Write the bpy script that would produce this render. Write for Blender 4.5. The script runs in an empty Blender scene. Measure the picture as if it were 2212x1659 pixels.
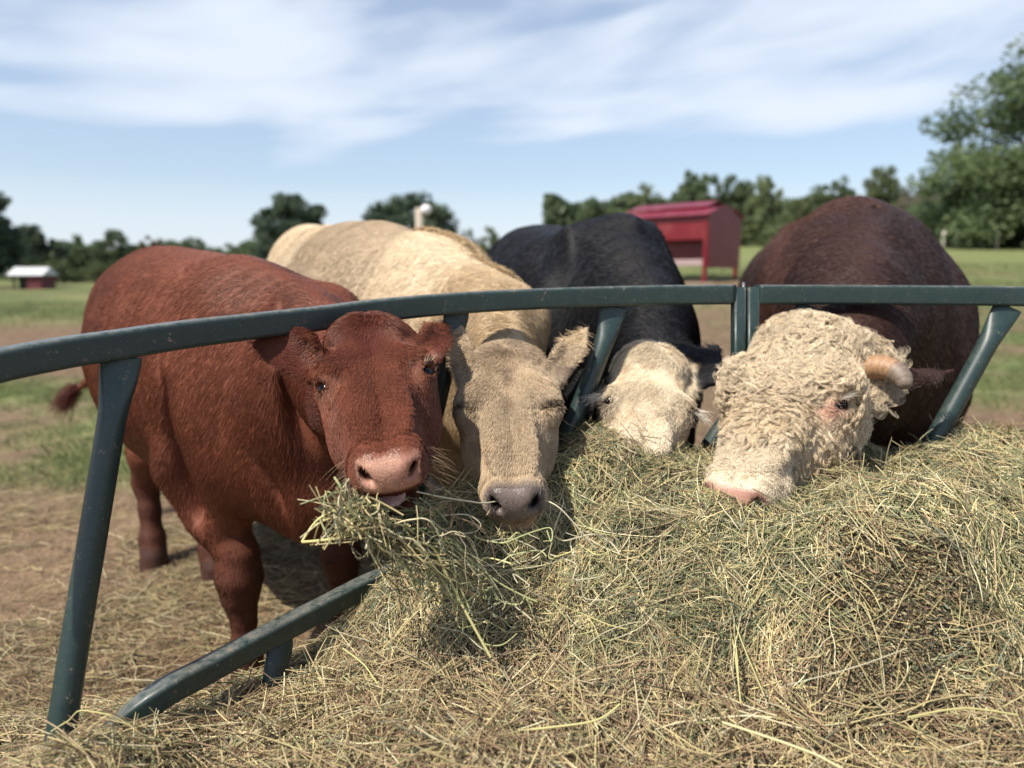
import bpy, math, random
import numpy as np
from mathutils import Matrix, Vector

Q = 1.0            # detail of the meshes
FUR = True
HEADONLY = False
f32 = np.float32
rng = np.random.default_rng(11)
random.seed(5)
C = bpy.context.scene.collection
SC = bpy.context.scene

# ------------------------------------------------------------------ camera, sky, sun
CAM_Z = 1.15; PITCH = math.radians(8.2)
cam = bpy.data.cameras.new('camera'); cam.lens = 26; cam.sensor_width = 36
cam.clip_start = 0.02; cam.clip_end = 2000
cam.dof.use_dof = True; cam.dof.focus_distance = 1.42; cam.dof.aperture_fstop = 2.1
co = bpy.data.objects.new('camera', cam); C.objects.link(co)
co.location = (0, 0, CAM_Z); co.rotation_euler = (math.pi/2 - PITCH, 0, 0)
SC.camera = co

SUN = np.array([-0.54, -0.48, 1.0]); SUN /= np.linalg.norm(SUN)
w = bpy.data.worlds.new('World'); SC.world = w; w.use_nodes = True
nt = w.node_tree; nt.nodes.clear()
def N(nt, t, **k):
    n = nt.nodes.new(t)
    for a, b in k.items():
        if a == 'ins':
            for i, v in b.items(): n.inputs[i].default_value = v
        else: setattr(n, a, b)
    return n
out = N(nt, 'ShaderNodeOutputWorld'); bg = N(nt, 'ShaderNodeBackground', ins={1: 0.84})
sky = N(nt, 'ShaderNodeTexSky', sky_type='NISHITA', sun_disc=False)
sky.sun_elevation = math.asin(SUN[2]); sky.sun_rotation = math.atan2(SUN[0], SUN[1])
sky.air_density = 1.0; sky.dust_density = 1.2; sky.ozone_density = 1.5; sky.altitude = 200
sk = N(nt, 'ShaderNodeVectorMath', operation='SCALE', ins={3: 0.13}); nt.links.new(sky.outputs[0], sk.inputs[0])
hs = N(nt, 'ShaderNodeVectorMath', operation='MULTIPLY'); hs.inputs[1].default_value = (1.02, 1.04, 1.06); nt.links.new(sk.outputs[0], hs.inputs[0])
geo = N(nt, 'ShaderNodeTexCoord')
sep = N(nt, 'ShaderNodeSeparateXYZ'); nt.links.new(geo.outputs['Generated'], sep.inputs[0])
def M2(op, x, y=None, z=None):
    n = N(nt, 'ShaderNodeMath', operation=op)
    for k, v in enumerate((x, y, z)):
        if v is None: continue
        if isinstance(v, (int, float)): n.inputs[k].default_value = v
        else: nt.links.new(v, n.inputs[k])
    return n.outputs[0]
az = M2('ARCTAN2', sep.outputs[0], sep.outputs[1]); el = M2('ARCSINE', sep.outputs[2])
def cloud_layer(slope, sx, sy, nscale, detail, dist, lo, hi, seed):
    v = M2('SUBTRACT', el, M2('MULTIPLY', az, slope))
    c_ = N(nt, 'ShaderNodeCombineXYZ', ins={2: seed}); nt.links.new(M2('MULTIPLY', az, sx), c_.inputs[0]); nt.links.new(M2('MULTIPLY', v, sy), c_.inputs[1])
    nz = N(nt, 'ShaderNodeTexNoise', ins={'Scale': nscale, 'Detail': detail, 'Roughness': 0.5, 'Distortion': dist}); nt.links.new(c_.outputs[0], nz.inputs['Vector'])
    return nz.outputs[0]
def ramp(x, lo, hi):
    mr = N(nt, 'ShaderNodeMapRange', interpolation_type='SMOOTHSTEP', ins={1: lo, 2: hi}); nt.links.new(x, mr.inputs[0]); return mr.outputs[0]
big = cloud_layer(.08, 1.8, 6.0, 1.0, 3, .3, 0, 0, 4.3); fine = cloud_layer(.16, 2.6, 11, 1.3, 4, .35, 0, 0, 9.1)
band = M2('MULTIPLY', ramp(el, .15, .20), ramp(M2('MULTIPLY', el, -1.0), -.62, -.33))      # the high cirrus deck
low = M2('MULTIPLY', ramp(M2('MULTIPLY', el, -1.0), -.20, -.02), .72)                      # thin veil near the horizon
s_ = M2('ADD', M2('MULTIPLY', big, .62), M2('MULTIPLY', fine, .38))
cov = M2('MULTIPLY', ramp(M2('ADD', s_, M2('MULTIPLY', band, .155)), .52, .78), .92)
mf_ = M2('MINIMUM', M2('MAXIMUM', M2('MAXIMUM', cov, low), .28), .95)
class _o: outputs = [mf_]
mf = _o
mix = N(nt, 'ShaderNodeMix', data_type='RGBA'); nt.links.new(mf.outputs[0], mix.inputs[0])
nt.links.new(hs.outputs[0], mix.inputs[6]); mix.inputs[7].default_value = (0.76, 0.83, 0.94, 1)
nt.links.new(mix.outputs[2], bg.inputs[0]); nt.links.new(bg.outputs[0], out.inputs[0])

sl = bpy.data.lights.new('sun', 'SUN'); sl.energy = 5.0; sl.angle = math.radians(0.5); sl.color = (1.0, 0.93, 0.82)
so = bpy.data.objects.new('sun', sl); C.objects.link(so)
so.rotation_euler = Vector(SUN).to_track_quat('Z', 'Y').to_euler()
vs = SC.view_settings; vs.view_transform = 'Standard'; vs.look = 'None'; vs.gamma = 1.0; vs.exposure = 0.42
try:
    SC.cycles.max_bounces = 6; SC.cycles.diffuse_bounces = 3; SC.cycles.glossy_bounces = 2
    SC.cycles_curves.shape = 'RIBBONS'; SC.cycles_curves.subdivisions = 2
except Exception: pass

# ------------------------------------------------------------------ maths helpers
FPX = 26/36*2212
cp, sp = math.cos(PITCH), math.sin(PITCH)
def P(px, py, t):
    x = (px-1106)/FPX; y = -(py-829.5)/FPX
    return np.array([x*t, (cp + y*sp)*t, CAM_Z + (-sp + y*cp)*t])
def nrm(v):
    v = np.asarray(v, float); return v/np.maximum(np.linalg.norm(v, axis=-1, keepdims=True), 1e-9)
def sstep(x, a, b):
    t = np.clip((x-a)/(b-a), 0, 1); return t*t*(3-2*t)

def hash3(ix, iy, iz, seed):
    h = (ix*374761393 + iy*668265263 + iz*2147483647 + seed*974634777).astype(np.int64)
    h = (h ^ (h >> 13))*1274126177 & 0x7fffffff
    return ((h ^ (h >> 16)) & 0xffff)/65535.0
def vnoise(p, scale, seed=0):
    q = np.asarray(p, float)*scale; i = np.floor(q).astype(np.int64); fr = q - i; fr = fr*fr*(3-2*fr)
    r = 0
    for a in (0, 1):
        wx = fr[:, 0] if a else 1-fr[:, 0]
        for b in (0, 1):
            wy = fr[:, 1] if b else 1-fr[:, 1]
            for c in (0, 1):
                wz = fr[:, 2] if c else 1-fr[:, 2]
                r = r + wx*wy*wz*hash3(i[:, 0]+a, i[:, 1]+b, i[:, 2]+c, seed)
    return r
def fbm(p, scale, seed=0, o=3):
    return sum(vnoise(p, scale*2**k, seed+k)*0.5**k for k in range(o))/sum(0.5**k for k in range(o))

# ------------------------------------------------------------------ signed distance modelling
def smin(a, b, k):
    h = np.maximum(k - np.abs(a-b), 0)/k
    return np.minimum(a, b) - h*h*k*0.25
def smax(a, b, k): return -smin(-a, -b, k)
def ell(p, c, r, R=None):
    q = p - np.asarray(c, f32)
    if R is not None: q = q @ np.asarray(R, f32)
    r = np.asarray(r, f32)
    k0 = np.sqrt(((q/r)**2).sum(1)); k1 = np.sqrt(((q/r**2)**2).sum(1)) + 1e-6
    return k0*(k0-1)/k1
def cone(p, a, b, ra, rb):
    a = np.asarray(a, f32); b = np.asarray(b, f32); ab = b-a
    t = np.clip(((p-a)@ab)/(ab@ab), 0, 1)
    return np.linalg.norm(p-a-t[:, None]*ab, axis=1) - (ra + (rb-ra)*t)
def chain(p, nodes, k=0.02):
    d = None
    for (a, ra), (b, rb) in zip(nodes[:-1], nodes[1:]):
        e = cone(p, a, b, ra, rb); d = e if d is None else smin(d, e, k)
    return d
def catmull(A, n):
    A = np.asarray(A, float); m = len(A); o = []
    for i in range(m-1):
        p0, p1, p2, p3 = A[max(i-1, 0)], A[i], A[i+1], A[min(i+2, m-1)]
        for j in range(n):
            t = j/n
            o.append(0.5*((2*p1) + (-p0+p2)*t + (2*p0-5*p1+4*p2-p3)*t*t + (-p0+3*p1-3*p2+p3)*t**3))
    o.append(A[-1]); return np.array(o)
class Tube:
    """loft: nodes rows = x,y,z, lateral radius, vertical radius"""
    def __init__(s, rows, n=5, up=(0, 0, 1)):
        D = catmull(rows, n); s.c = D[:, :3].astype(f32); s.r = np.maximum(D[:, 3:5], .01).astype(f32)
        tg = nrm(np.gradient(s.c.astype(float), axis=0)); s.u = nrm(np.cross(tg, up)).astype(f32)
        s.v = nrm(np.cross(s.u, tg)).astype(f32); s.tg = tg.astype(f32)
    def __call__(s, p):
        best = np.full(len(p), 1e9, f32); ki = np.zeros(len(p), int); tt = np.zeros(len(p), f32)
        for i in range(len(s.c)-1):
            a = s.c[i]; ab = s.c[i+1]-a; pa = p-a
            t = np.clip((pa@ab)/(ab@ab), 0, 1); d = ((pa - t[:, None]*ab)**2).sum(1)
            m = d < best; best[m] = d[m]; ki[m] = i; tt[m] = t[m]
        t1 = tt[:, None]; L = lambda A: A[ki]*(1-t1) + A[ki+1]*t1
        q = p - L(s.c); r = L(s.r); u, v, w = L(s.u), L(s.v), L(s.tg)
        rr = np.stack([r[:, 0], r[:, 1], (r[:, 0]+r[:, 1])*.5], 1)
        qq = np.stack([(q*u).sum(1), (q*v).sum(1), (q*w).sum(1)], 1)
        k0 = np.sqrt(((qq/rr)**2).sum(1)); k1 = np.sqrt(((qq/rr**2)**2).sum(1)) + 1e-5
        return k0*(k0-1)/k1

def mesh_sdf(fn, lo, hi, h, B=4):
    lo = np.asarray(lo, float); hi = np.asarray(hi, float)
    nb = np.ceil((hi-lo)/(h*B)).astype(int); n = nb*B
    S = np.empty(n, f32)
    ctr = [lo[a] + (np.arange(nb[a])*B + (B-1)/2)*h for a in range(3)]
    G = np.stack(np.meshgrid(*ctr, indexing='ij'), -1).reshape(-1, 3).astype(f32)
    cd = fn(G); act = np.abs(cd) < h*B*1.3
    Sb = S.reshape(nb[0], B, nb[1], B, nb[2], B)
    Sb[:] = cd.reshape(nb)[:, None, :, None, :, None]
    ids = np.argwhere(act.reshape(nb))
    loc = np.stack(np.meshgrid(*[np.arange(B)]*3, indexing='ij'), -1).reshape(-1, 3)
    for s in range(0, len(ids), 8000):
        I = ids[s:s+8000]
        pts = (I[:, None, :]*B + loc[None])*h + lo
        d = fn(pts.reshape(-1, 3).astype(f32)).reshape(-1, B, B, B)
        Sb[I[:, 0], :, I[:, 1], :, I[:, 2], :] = d
    ins = S < 0
    a = ins[:-1, :-1, :-1].astype(np.int8)
    cnt = a.copy()
    offs = [(i, j, k) for i in (0, 1) for j in (0, 1) for k in (0, 1)]
    for (i, j, k) in offs[1:]:
        cnt += ins[i:n[0]-1+i, j:n[1]-1+j, k:n[2]-1+k]
    cells = np.argwhere((cnt > 0) & (cnt < 8))
    idx = np.full(cnt.shape, -1, np.int32); idx[cells[:, 0], cells[:, 1], cells[:, 2]] = np.arange(len(cells))
    cv = np.stack([S[cells[:, 0]+i, cells[:, 1]+j, cells[:, 2]+k] for i, j, k in offs], 1)
    acc = np.zeros((len(cells), 3)); num = np.zeros(len(cells)); O = np.array(offs, float)
    for e0 in range(8):
        for e1 in range(e0+1, 8):
            if abs(O[e0]-O[e1]).sum() != 1: continue
            m = (cv[:, e0] < 0) != (cv[:, e1] < 0); va, vb = cv[m, e0], cv[m, e1]
            t = (va/(va-vb))[:, None]; acc[m] += O[e0]*(1-t) + O[e1]*t; num[m] += 1
    V = lo + (cells + acc/num[:, None])*h
    F = []
    for ax in range(3):
        b, c = (ax+1) % 3, (ax+2) % 3
        s0 = [slice(None)]*3; s1 = [slice(None)]*3; s0[ax] = slice(0, n[ax]-1); s1[ax] = slice(1, n[ax])
        A0 = ins[tuple(s0)]; A1 = ins[tuple(s1)]
        E = np.argwhere(A0 != A1)
        E = E[(E[:, b] > 0) & (E[:, c] > 0) & (E[:, b] < n[b]-1) & (E[:, c] < n[c]-1)]
        if not len(E): continue
        sg = A0[E[:, 0], E[:, 1], E[:, 2]]
        def cid(db, dc):
            X = E.copy(); X[:, b] -= db; X[:, c] -= dc; return idx[X[:, 0], X[:, 1], X[:, 2]]
        q = np.stack([cid(1, 1), cid(0, 1), cid(0, 0), cid(1, 0)], 1)
        q[~sg] = q[~sg][:, ::-1]; F.append(q)
    F = np.concatenate(F); F = F[(F >= 0).all(1)]
    return V, F

# ------------------------------------------------------------------ object helpers
def new_mesh(name, V, F, mats, parent=None, smooth=True, color=None):
    me = bpy.data.meshes.new(name); V = np.asarray(V, f32)
    if isinstance(F, np.ndarray) and F.ndim == 2:
        k = F.shape[1]; me.vertices.add(len(V)); me.vertices.foreach_set('co', V.ravel())
        me.loops.add(F.size); me.loops.foreach_set('vertex_index', F.ravel().astype(np.int32))
        me.polygons.add(len(F)); me.polygons.foreach_set('loop_start', np.arange(0, F.size, k, dtype=np.int32))
        me.update(calc_edges=True)
    else:
        me.from_pydata([tuple(map(float, v)) for v in V], [], [tuple(map(int, q)) for q in F])
    me.validate()
    if smooth: me.polygons.foreach_set('use_smooth', np.ones(len(me.polygons), bool))
    if color is not None:
        at = me.attributes.new('coat', 'FLOAT_COLOR', 'POINT')
        c = np.ones((len(V), 4), f32); c[:, :color.shape[1]] = color; at.data.foreach_set('color', c.ravel())
    for m in (mats if isinstance(mats, (list, tuple)) else [mats]): me.materials.append(m)
    o = bpy.data.objects.new(name, me); C.objects.link(o)
    if parent is not None: o.parent = parent; o.matrix_parent_inverse = parent.matrix_basis.inverted()
    return o
def tag(o, label=None, cat=None, group=None, kind=None):
    if label: o['label'] = label
    if cat: o['category'] = cat
    if group: o['group'] = group
    if kind: o['kind'] = kind
    return o
def empty(name, loc, label, cat, group=None):
    o = bpy.data.objects.new(name, None); C.objects.link(o); o.location = tuple(map(float, loc)); o.empty_display_size = .1
    return tag(o, label, cat, group)
def strands(name, pts, rad, col, mat, parent=None):
    """pts (n,k,3) rad (n,k) or (k,), col (n,3)"""
    n, k, _ = pts.shape
    cu = bpy.data.hair_curves.new(name); cu.add_curves([k]*n)
    cu.points.foreach_set('position', pts.astype(f32).ravel())
    r = np.broadcast_to(rad, (n, k)).astype(f32).ravel()
    at = cu.attributes.get('radius') or cu.attributes.new('radius', 'FLOAT', 'POINT')
    at.data.foreach_set('value', np.ascontiguousarray(r))
    a = cu.attributes.new('coat', 'FLOAT_COLOR', 'CURVE')
    c = np.ones((n, 4), f32); c[:, :3] = col; a.data.foreach_set('color', c.ravel())
    cu.materials.append(mat)
    o = bpy.data.objects.new(name, cu); C.objects.link(o)
    if parent is not None: o.parent = parent; o.matrix_parent_inverse = parent.matrix_basis.inverted()
    return o

def mat_base(name):
    m = bpy.data.materials.new(name); m.use_nodes = True; t = m.node_tree
    return m, t, t.nodes['Principled BSDF']
def mat_attr(name, rough=.6, spec=.3, noise=0, nscale=60, bump=0, bscale=200, sheen=0, coat=0):
    m, t, b = mat_base(name)
    b.inputs['Roughness'].default_value = rough; b.inputs['Specular IOR Level'].default_value = spec
    a = N(t, 'ShaderNodeAttribute', attribute_name='coat'); col = a.outputs['Color']
    if noise:
        nz = N(t, 'ShaderNodeTexNoise', ins={'Scale': nscale, 'Detail': 5}); g = N(t, 'ShaderNodeNewGeometry')
        t.links.new(g.outputs['Position'], nz.inputs['Vector'])
        mr = N(t, 'ShaderNodeMapRange', ins={1: .3, 2: .7, 3: 1-noise, 4: 1+noise}); t.links.new(nz.outputs[0], mr.inputs[0])
        sc = N(t, 'ShaderNodeVectorMath', operation='SCALE'); t.links.new(col, sc.inputs[0]); t.links.new(mr.outputs[0], sc.inputs[3]); col = sc.outputs[0]
    if bump:
        nz = N(t, 'ShaderNodeTexNoise', ins={'Scale': bscale, 'Detail': 4}); g = N(t, 'ShaderNodeNewGeometry')
        t.links.new(g.outputs['Position'], nz.inputs['Vector'])
        bu = N(t, 'ShaderNodeBump', ins={'Strength': bump, 'Distance': .003}); t.links.new(nz.outputs[0], bu.inputs['Height'])
        t.links.new(bu.outputs[0], b.inputs['Normal'])
    t.links.new(col, b.inputs['Base Color'])
    return m
def mat_hair(name, rough=.45, spec=.4, var=.35):
    m, t, b = mat_base(name)
    b.inputs['Roughness'].default_value = rough; b.inputs['Specular IOR Level'].default_value = spec
    a = N(t, 'ShaderNodeAttribute', attribute_name='coat'); h = N(t, 'ShaderNodeHairInfo')
    mr = N(t, 'ShaderNodeMapRange', ins={3: 1-var, 4: 1+var}); t.links.new(h.outputs['Random'], mr.inputs[0])
    sc = N(t, 'ShaderNodeVectorMath', operation='SCALE'); t.links.new(a.outputs['Color'], sc.inputs[0]); t.links.new(mr.outputs[0], sc.inputs[3])
    t.links.new(sc.outputs[0], b.inputs['Base Color'])
    return m
def mat_plain(name, col, rough=.5, spec=.5, metal=0, coat=0):
    m, t, b = mat_base(name); b.inputs['Base Color'].default_value = (*col, 1)
    b.inputs['Roughness'].default_value = rough; b.inputs['Specular IOR Level'].default_value = spec; b.inputs['Metallic'].default_value = metal
    b.inputs['Coat Weight'].default_value = coat
    return m

def wet(m):
    t = m.node_tree; b = t.nodes['Principled BSDF']; at = [n for n in t.nodes if n.type == 'ATTRIBUTE'][0]
    mr = N(t, 'ShaderNodeMapRange', ins={3: .24, 4: .6}); t.links.new(at.outputs['Alpha'], mr.inputs[0]); t.links.new(mr.outputs[0], b.inputs['Roughness']); return m
M_SKIN = wet(mat_attr('hide', .55, .25, noise=.12, nscale=40, bump=.5, bscale=260))
M_FUR = mat_hair('fur', .40, .24, .20)
M_CURL = mat_hair('curly_fur', .5, .25, .30)
M_STRAW = mat_hair('straw', .5, .28, .22)
M_LEAF = mat_hair('grass_blade', .55, .25, .3)

# ------------------------------------------------------------------ terrain heights
def terrain(X, Y):
    X = np.asarray(X, float); Y = np.asarray(Y, float)
    a = X/np.maximum(Y, 3)
    s = np.interp(a, [-.8, -.3, 0, .25, .6, 1], [.012, .012, .032, .062, .070, .070])
    yy = np.clip(Y-3, 0, 70) + np.clip(Y-73, 0, 400)*.25
    z = s*yy
    near = .31*sstep(-Y, -1.72, -1.15)*sstep(-np.abs(X), -6, -2)
    return z + near + .012*np.sin(X*2.1+Y)*np.cos(Y*1.7)
HP = [ # px, py, t of points on the hay
 (835,1300,1.54),(895,1222,1.52),(950,1150,1.50),(1020,1155,1.48),(1110,1145,1.46),(1180,1040,1.70),(1210,985,1.80),(1260,945,1.86),(1330,945,1.82),(1410,985,1.72),(1470,985,1.78),
 (1535,990,1.80),(1560,1085,1.56),(1640,1125,1.50),(1710,1130,1.50),(1780,1085,1.54),(1880,1045,1.64),(1960,1000,1.78),(2040,982,1.86),(2120,980,1.88),(2212,985,1.88),(2400,1000,1.83),
 (1000,1300,1.42),(1150,1250,1.46),(1340,990,1.62),(1400,1005,1.60),(1470,1008,1.61),(1530,1025,1.62),(1300,1180,1.47),(1450,1120,1.50),(1550,1180,1.42),(1300,1350,1.33),(1050,1480,1.27),(880,1405,1.38),(700,1515,1.31),(1500,1350,1.31),(1400,1500,1.23),(1600,1400,1.27),
 (1820,1120,1.44),(1900,1085,1.50),(2010,1085,1.50),(1700,1210,1.37),(1900,1160,1.345),(2020,1165,1.345),(1900,1240,1.285),(2020,1240,1.285),(1900,1370,1.255),(1800,1450,1.24),(2020,1450,1.25),(1920,1555,1.21),(1780,1560,1.20),(2150,1250,1.34),(2212,1120,1.5),(2212,1400,1.26),(2150,1570,1.18),(2400,1300,1.3),
 (200,1659,1.10),(700,1659,1.13),(1200,1659,1.13),(1700,1659,1.12),(2212,1659,1.11),(1000,1570,1.18),(1500,1590,1.17),(500,1640,1.17),(1100,2000,.92),(100,2000,.9),(2200,2000,.9),
 (330,1625,1.18),(470,1605,1.22),(590,1545,1.30),(745,1450,1.42),(200,1648,1.19),(120,1668,1.20),(1050,1400,1.33),(2000,1640,1.13),(1330,1080,1.6),(1420,1050,1.64)]
HPw = np.array([P(*h) for h in HP])
extra = np.array([[-1.3, .8, .30], [-1.2, 1.35, .24], [-.6, 1.7, .12], [-.3, 1.9, .1], [-.75, 1.5, .22], [0., 2.05, .25], [.35, 2.15, .3], [.8, 2.1, .45], [1.2, 2.15, .5], [1.6, 2.1, .5], [0, 2.5, -.02], [.8, 2.5, .0], [1.6, 2.6, .0],
                  [-1, .3, .3], [0, .3, .35], [1, .3, .35], [2, .6, .35], [2.2, 1.6, .5], [-.4, 2.3, -.05], [-1, 1.75, .05], [-1.8, 1.3, .1]])
HPw = np.vstack([HPw, extra])
def tps_fit(A, z, lam=2e-4):
    n = len(A); d = np.linalg.norm(A[:, None]-A[None], axis=2)
    K = np.where(d > 0, d*d*np.log(d+1e-9), 0) + lam*np.eye(n); Pm = np.c_[np.ones(n), A]
    M = np.block([[K, Pm], [Pm.T, np.zeros((3, 3))]]); return np.linalg.solve(M, np.r_[z, 0, 0, 0])
TW = tps_fit(HPw[:, :2], HPw[:, 2])
def hay_z(X, Y):
    q = np.stack([np.ravel(X), np.ravel(Y)], 1); o = np.empty(len(q))
    for s in range(0, len(q), 20000):
        b = q[s:s+20000]; d = np.linalg.norm(b[:, None]-HPw[None, :, :2], axis=2)
        o[s:s+20000] = (d*d*np.log(d+1e-9))@TW[:-3] + TW[-3] + b@TW[-2:]
    n = np.c_[q, np.zeros(len(q))]
    o += ((fbm(n, 6, 3, 2)-.5)*.11 + (fbm(n, 15, 8, 2)-.5)*.055 + (fbm(n, 26, 5, 2)-.5)*.022)*(.15+.85*sstep(q[:, 0], -.85, -.35))
    g2 = lambda x, y, sx, sy: np.exp(-((q[:, 0]-x)/sx)**2-((q[:, 1]-y)/sy)**2)
    o += .045*g2(.66, 1.31, .20, .07) - .035*g2(.65, 1.09, .17, .05) - .060*g2(.42, 1.19, .055, .13) - .055*g2(.88, 1.20, .05, .12) + .035*g2(.20, 1.50, .12, .14) - .04*g2(.02, 1.20, .07, .12)
    lo = terrain(q[:, 0], q[:, 1])
    out = sstep(np.hypot(q[:, 0]-.5, (q[:, 1]-.75)), 1.75, 2.3)
    o = o*(1-out) + (lo-.08)*out
    return o.reshape(np.shape(X))

# ------------------------------------------------------------------ cattle
def frame(nose, lat):
    y = nrm(nose); x = np.asarray(lat, float); x = nrm(x - y*(x@y)); z = -np.cross(x, y)
    return np.stack([x, y, z], 1)      # columns = local axes in world
class Head:
    def __init__(s, poll, muzzle, lat, size=1.0, wide=1.0, mouth=0, socket=True, ears=(), poll_bump=.03, dewlap=0, deep=1.0):
        s.O = np.asarray(poll, float); s.R = frame(muzzle-s.O, lat)
        s.s = size; s.wide = wide; s.mouth = mouth; s.socket = socket; s.ears = ears; s.pb = poll_bump; s.deep = deep
        ys = [-.03, .02, .08, .17, .24, .31, .37, .42, .46]
        u = np.linspace(-.03, .46, 200); kk = np.hanning(41); kk /= kk.sum()
        def lut(v):
            a = np.interp(u, ys, v); return np.convolve(np.pad(a, 20, mode='edge'), kk, 'valid')
        s.u = u
        s.wt = lut([.066, .093, .103, .101, .080, .061, .057, .059, .050])
        s.wb = lut([.055, .076, .092, .098, .093, .080, .062, .057, .046])
        s.zt = lut([-.025, .002, .016, .018, .010, .002, -.003, -.006, -.018])
        s.zb = lut([-.15, -.18, -.20, -.20, -.175, -.145, -.118, -.108, -.10]) if not mouth else lut([-.15, -.18, -.20, -.20, -.175, -.15, -.118, -.085, -.075])
        s.eye = np.array([.0935*wide, .174, -.030]); s.er = .0195; s.dr = [.70, .14, .70]; s.wy = .0; s.brow = 1; s.lid = (.0220, .0118)
    def loc(s, p): return ((np.asarray(p, f32)-s.O.astype(f32)) @ s.R.astype(f32))/f32(s.s)
    def wor(s, q): return s.O + (np.asarray(q, float)*s.s) @ s.R.T
    def sdf(s, q):
        x = q[:, 0]/s.wide; y = q[:, 1]; z = q[:, 2].copy(); ax = np.abs(x)
        yc = np.clip(y, 0.0, .415)
        wt, wb, zt, zb = [np.interp(yc, s.u, a) for a in (s.wt, s.wb, s.zt, s.zb)]
        zb = zb*s.deep
        zc = (zt+zb)/2; hz = (zt-zb)/2; k = np.clip((zt-z)/(zt-zb), 0, 1); wd = wt*(1-k)+wb*k
        n = 2.5; ry = np.where(y > .2, .050, .06)
        e = (np.abs(x/wd)**n + np.abs((z-zc)/hz)**n + np.abs((y-yc)/ry)**n + 1e-9)**(1/n)
        d = (e-1)*np.minimum(np.minimum(wd, hz), np.where(np.abs(y-yc) > 0, ry, 1)*1.0)
        m = np.stack([ax, y, z], 1)
        U = lambda c, r, kk, R=None: smin(d, ell(m, c, r, R), kk)
        d = U((0, .015, -.028), (.084, .050, .026+s.pb), .06)                       # poll
        d = U((.087, .165, -.036), (.031, .048, .032), .03)                    # orbit
        if s.brow: d = U((.080, .135, -.006), (.026, .040, .017), .04)                   # brow
        d = U((.070, .165, -.120), (.036, .110, .068), .05)                    # jaw muscle
        d = U((.033, .425, -.028), (.024, .034, .024), .02)                    # nostril wing
        d = U((.044, .400, -.062), (.024, .045, .029), .025)                    # upper lip flank
        d = U((0, .438, -.048), (.050, .030, .034), .02)                        # lip pad
        d = U((.034, .29, -.004), (.026, .10, .014), .03)                     # nasal ridge
        d = smax(d, -ell(m, (.096, .075, .012), (.022, .040, .014)), .02)      # temple hollow
        d = smax(d, -ell(m, (.074, .250, .016), (.014, .055, .014)), .03)     # below the eye
        # nostrils
        a = math.radians(35); Rn = np.array([[math.cos(a), 0, math.sin(a)], [0, 1, 0], [-math.sin(a), 0, math.cos(a)]])
        d = smax(d, -ell(m, (.0385, .462, -.034), (.0088, .026, .0185), Rn), .008)
        # mouth
        if s.mouth:
            d = smax(d, -ell(m, (0, .43, -.101), (.043, .075, .017)), .008)
            jaw = ell(m, (0, .385, -.136), (.045, .062, .022)); jaw = smin(jaw, ell(m, (0, .30, -.142), (.045, .07, .03)), .03)
            d = smin(d, jaw, .012)
            d = smax(d, -ell(m, (0, .425, -.112), (.030, .042, .012)), .006)
        else:
            d = smin(d, ell(m, (0, .413, -.108), (.047, .050, .024)), .012)
            d = smax(d, -ell(m, (0, .455, -.086), (.062, .022, .0032)), .006)
            d = smax(d, -ell(m, (.058, .40, -.090), (.012, .05, .0032)), .006)
        if s.socket:
            E = np.array([s.eye[0]/s.wide, s.eye[1], s.eye[2]]); dr = nrm(s.dr)
            lon = nrm([-.55, .70, .20]); lon = nrm(lon - dr*(lon@dr)); sh = np.cross(dr, lon); Re = np.stack([lon, sh, dr], 1)
            # lids bulge, slit cut, crease above
            d = smin(d, ell(m, E+dr*.004, (.027, .021, .021), Re), .010)
            d = smax(d, -ell(m, E+dr*.020, (s.lid[0], s.lid[1], .022), Re), .003)
        else:
            c0 = np.array([.094, .178, -.020]);
            d = U((.088, .168, -.028), (.028, .040, .028), .03)
            lon = nrm([-.75, .55, .30]); dr = nrm([.62, .25, .74]); dr = nrm(dr-lon*(lon@dr)); sh = np.cross(dr, lon); Re = np.stack([lon, sh, dr], 1)
            d = smax(d, -ell(m, np.array([.101, .184, -.010]), (.036, .0038, .014), Re), .009)
        for e_ in s.ears: d = smin(d, s.ear(q, *e_), .015)
        return d
    def ear(s, q, base, tip, face, width, cup):
        base = np.asarray(base, float); ax = np.asarray(tip, float)-base; L = np.linalg.norm(ax); ax = ax/L
        fz = (np.array([0, 0, CAM_Z+.5])-s.wor(base))@s.R if face is None else np.asarray(face, float); fz = nrm(fz-ax*(fz@ax)); sd = np.cross(ax, fz)
        r = q - base.astype(f32); t = (r@ax.astype(f32))/L; u = r@sd.astype(f32); v = r@fz.astype(f32)
        tc = np.clip(t, -.15, 1)
        w_ = width*np.interp(tc, [-.15, 0, .15, .35, .6, .8, .92, 1.0], [.46, .58, .82, 1.0, .86, .55, .32, .10])
        v = v - .75*cup*np.minimum((u/width)**2, 1.2)*np.interp(tc, [0, .3, 1], [1.6, 1, .5]) + .02*tc*tc
        th = np.interp(tc, [-.15, 0, .3, 1], [.026, .022, .010, .006])
        e = np.sqrt((u/w_)**2 + (v/th)**2 + ((t-tc)*L/.02)**2 + 1e-9)
        return (e-1)*th*np.where(np.abs(v) > th, 1, .8)

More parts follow.
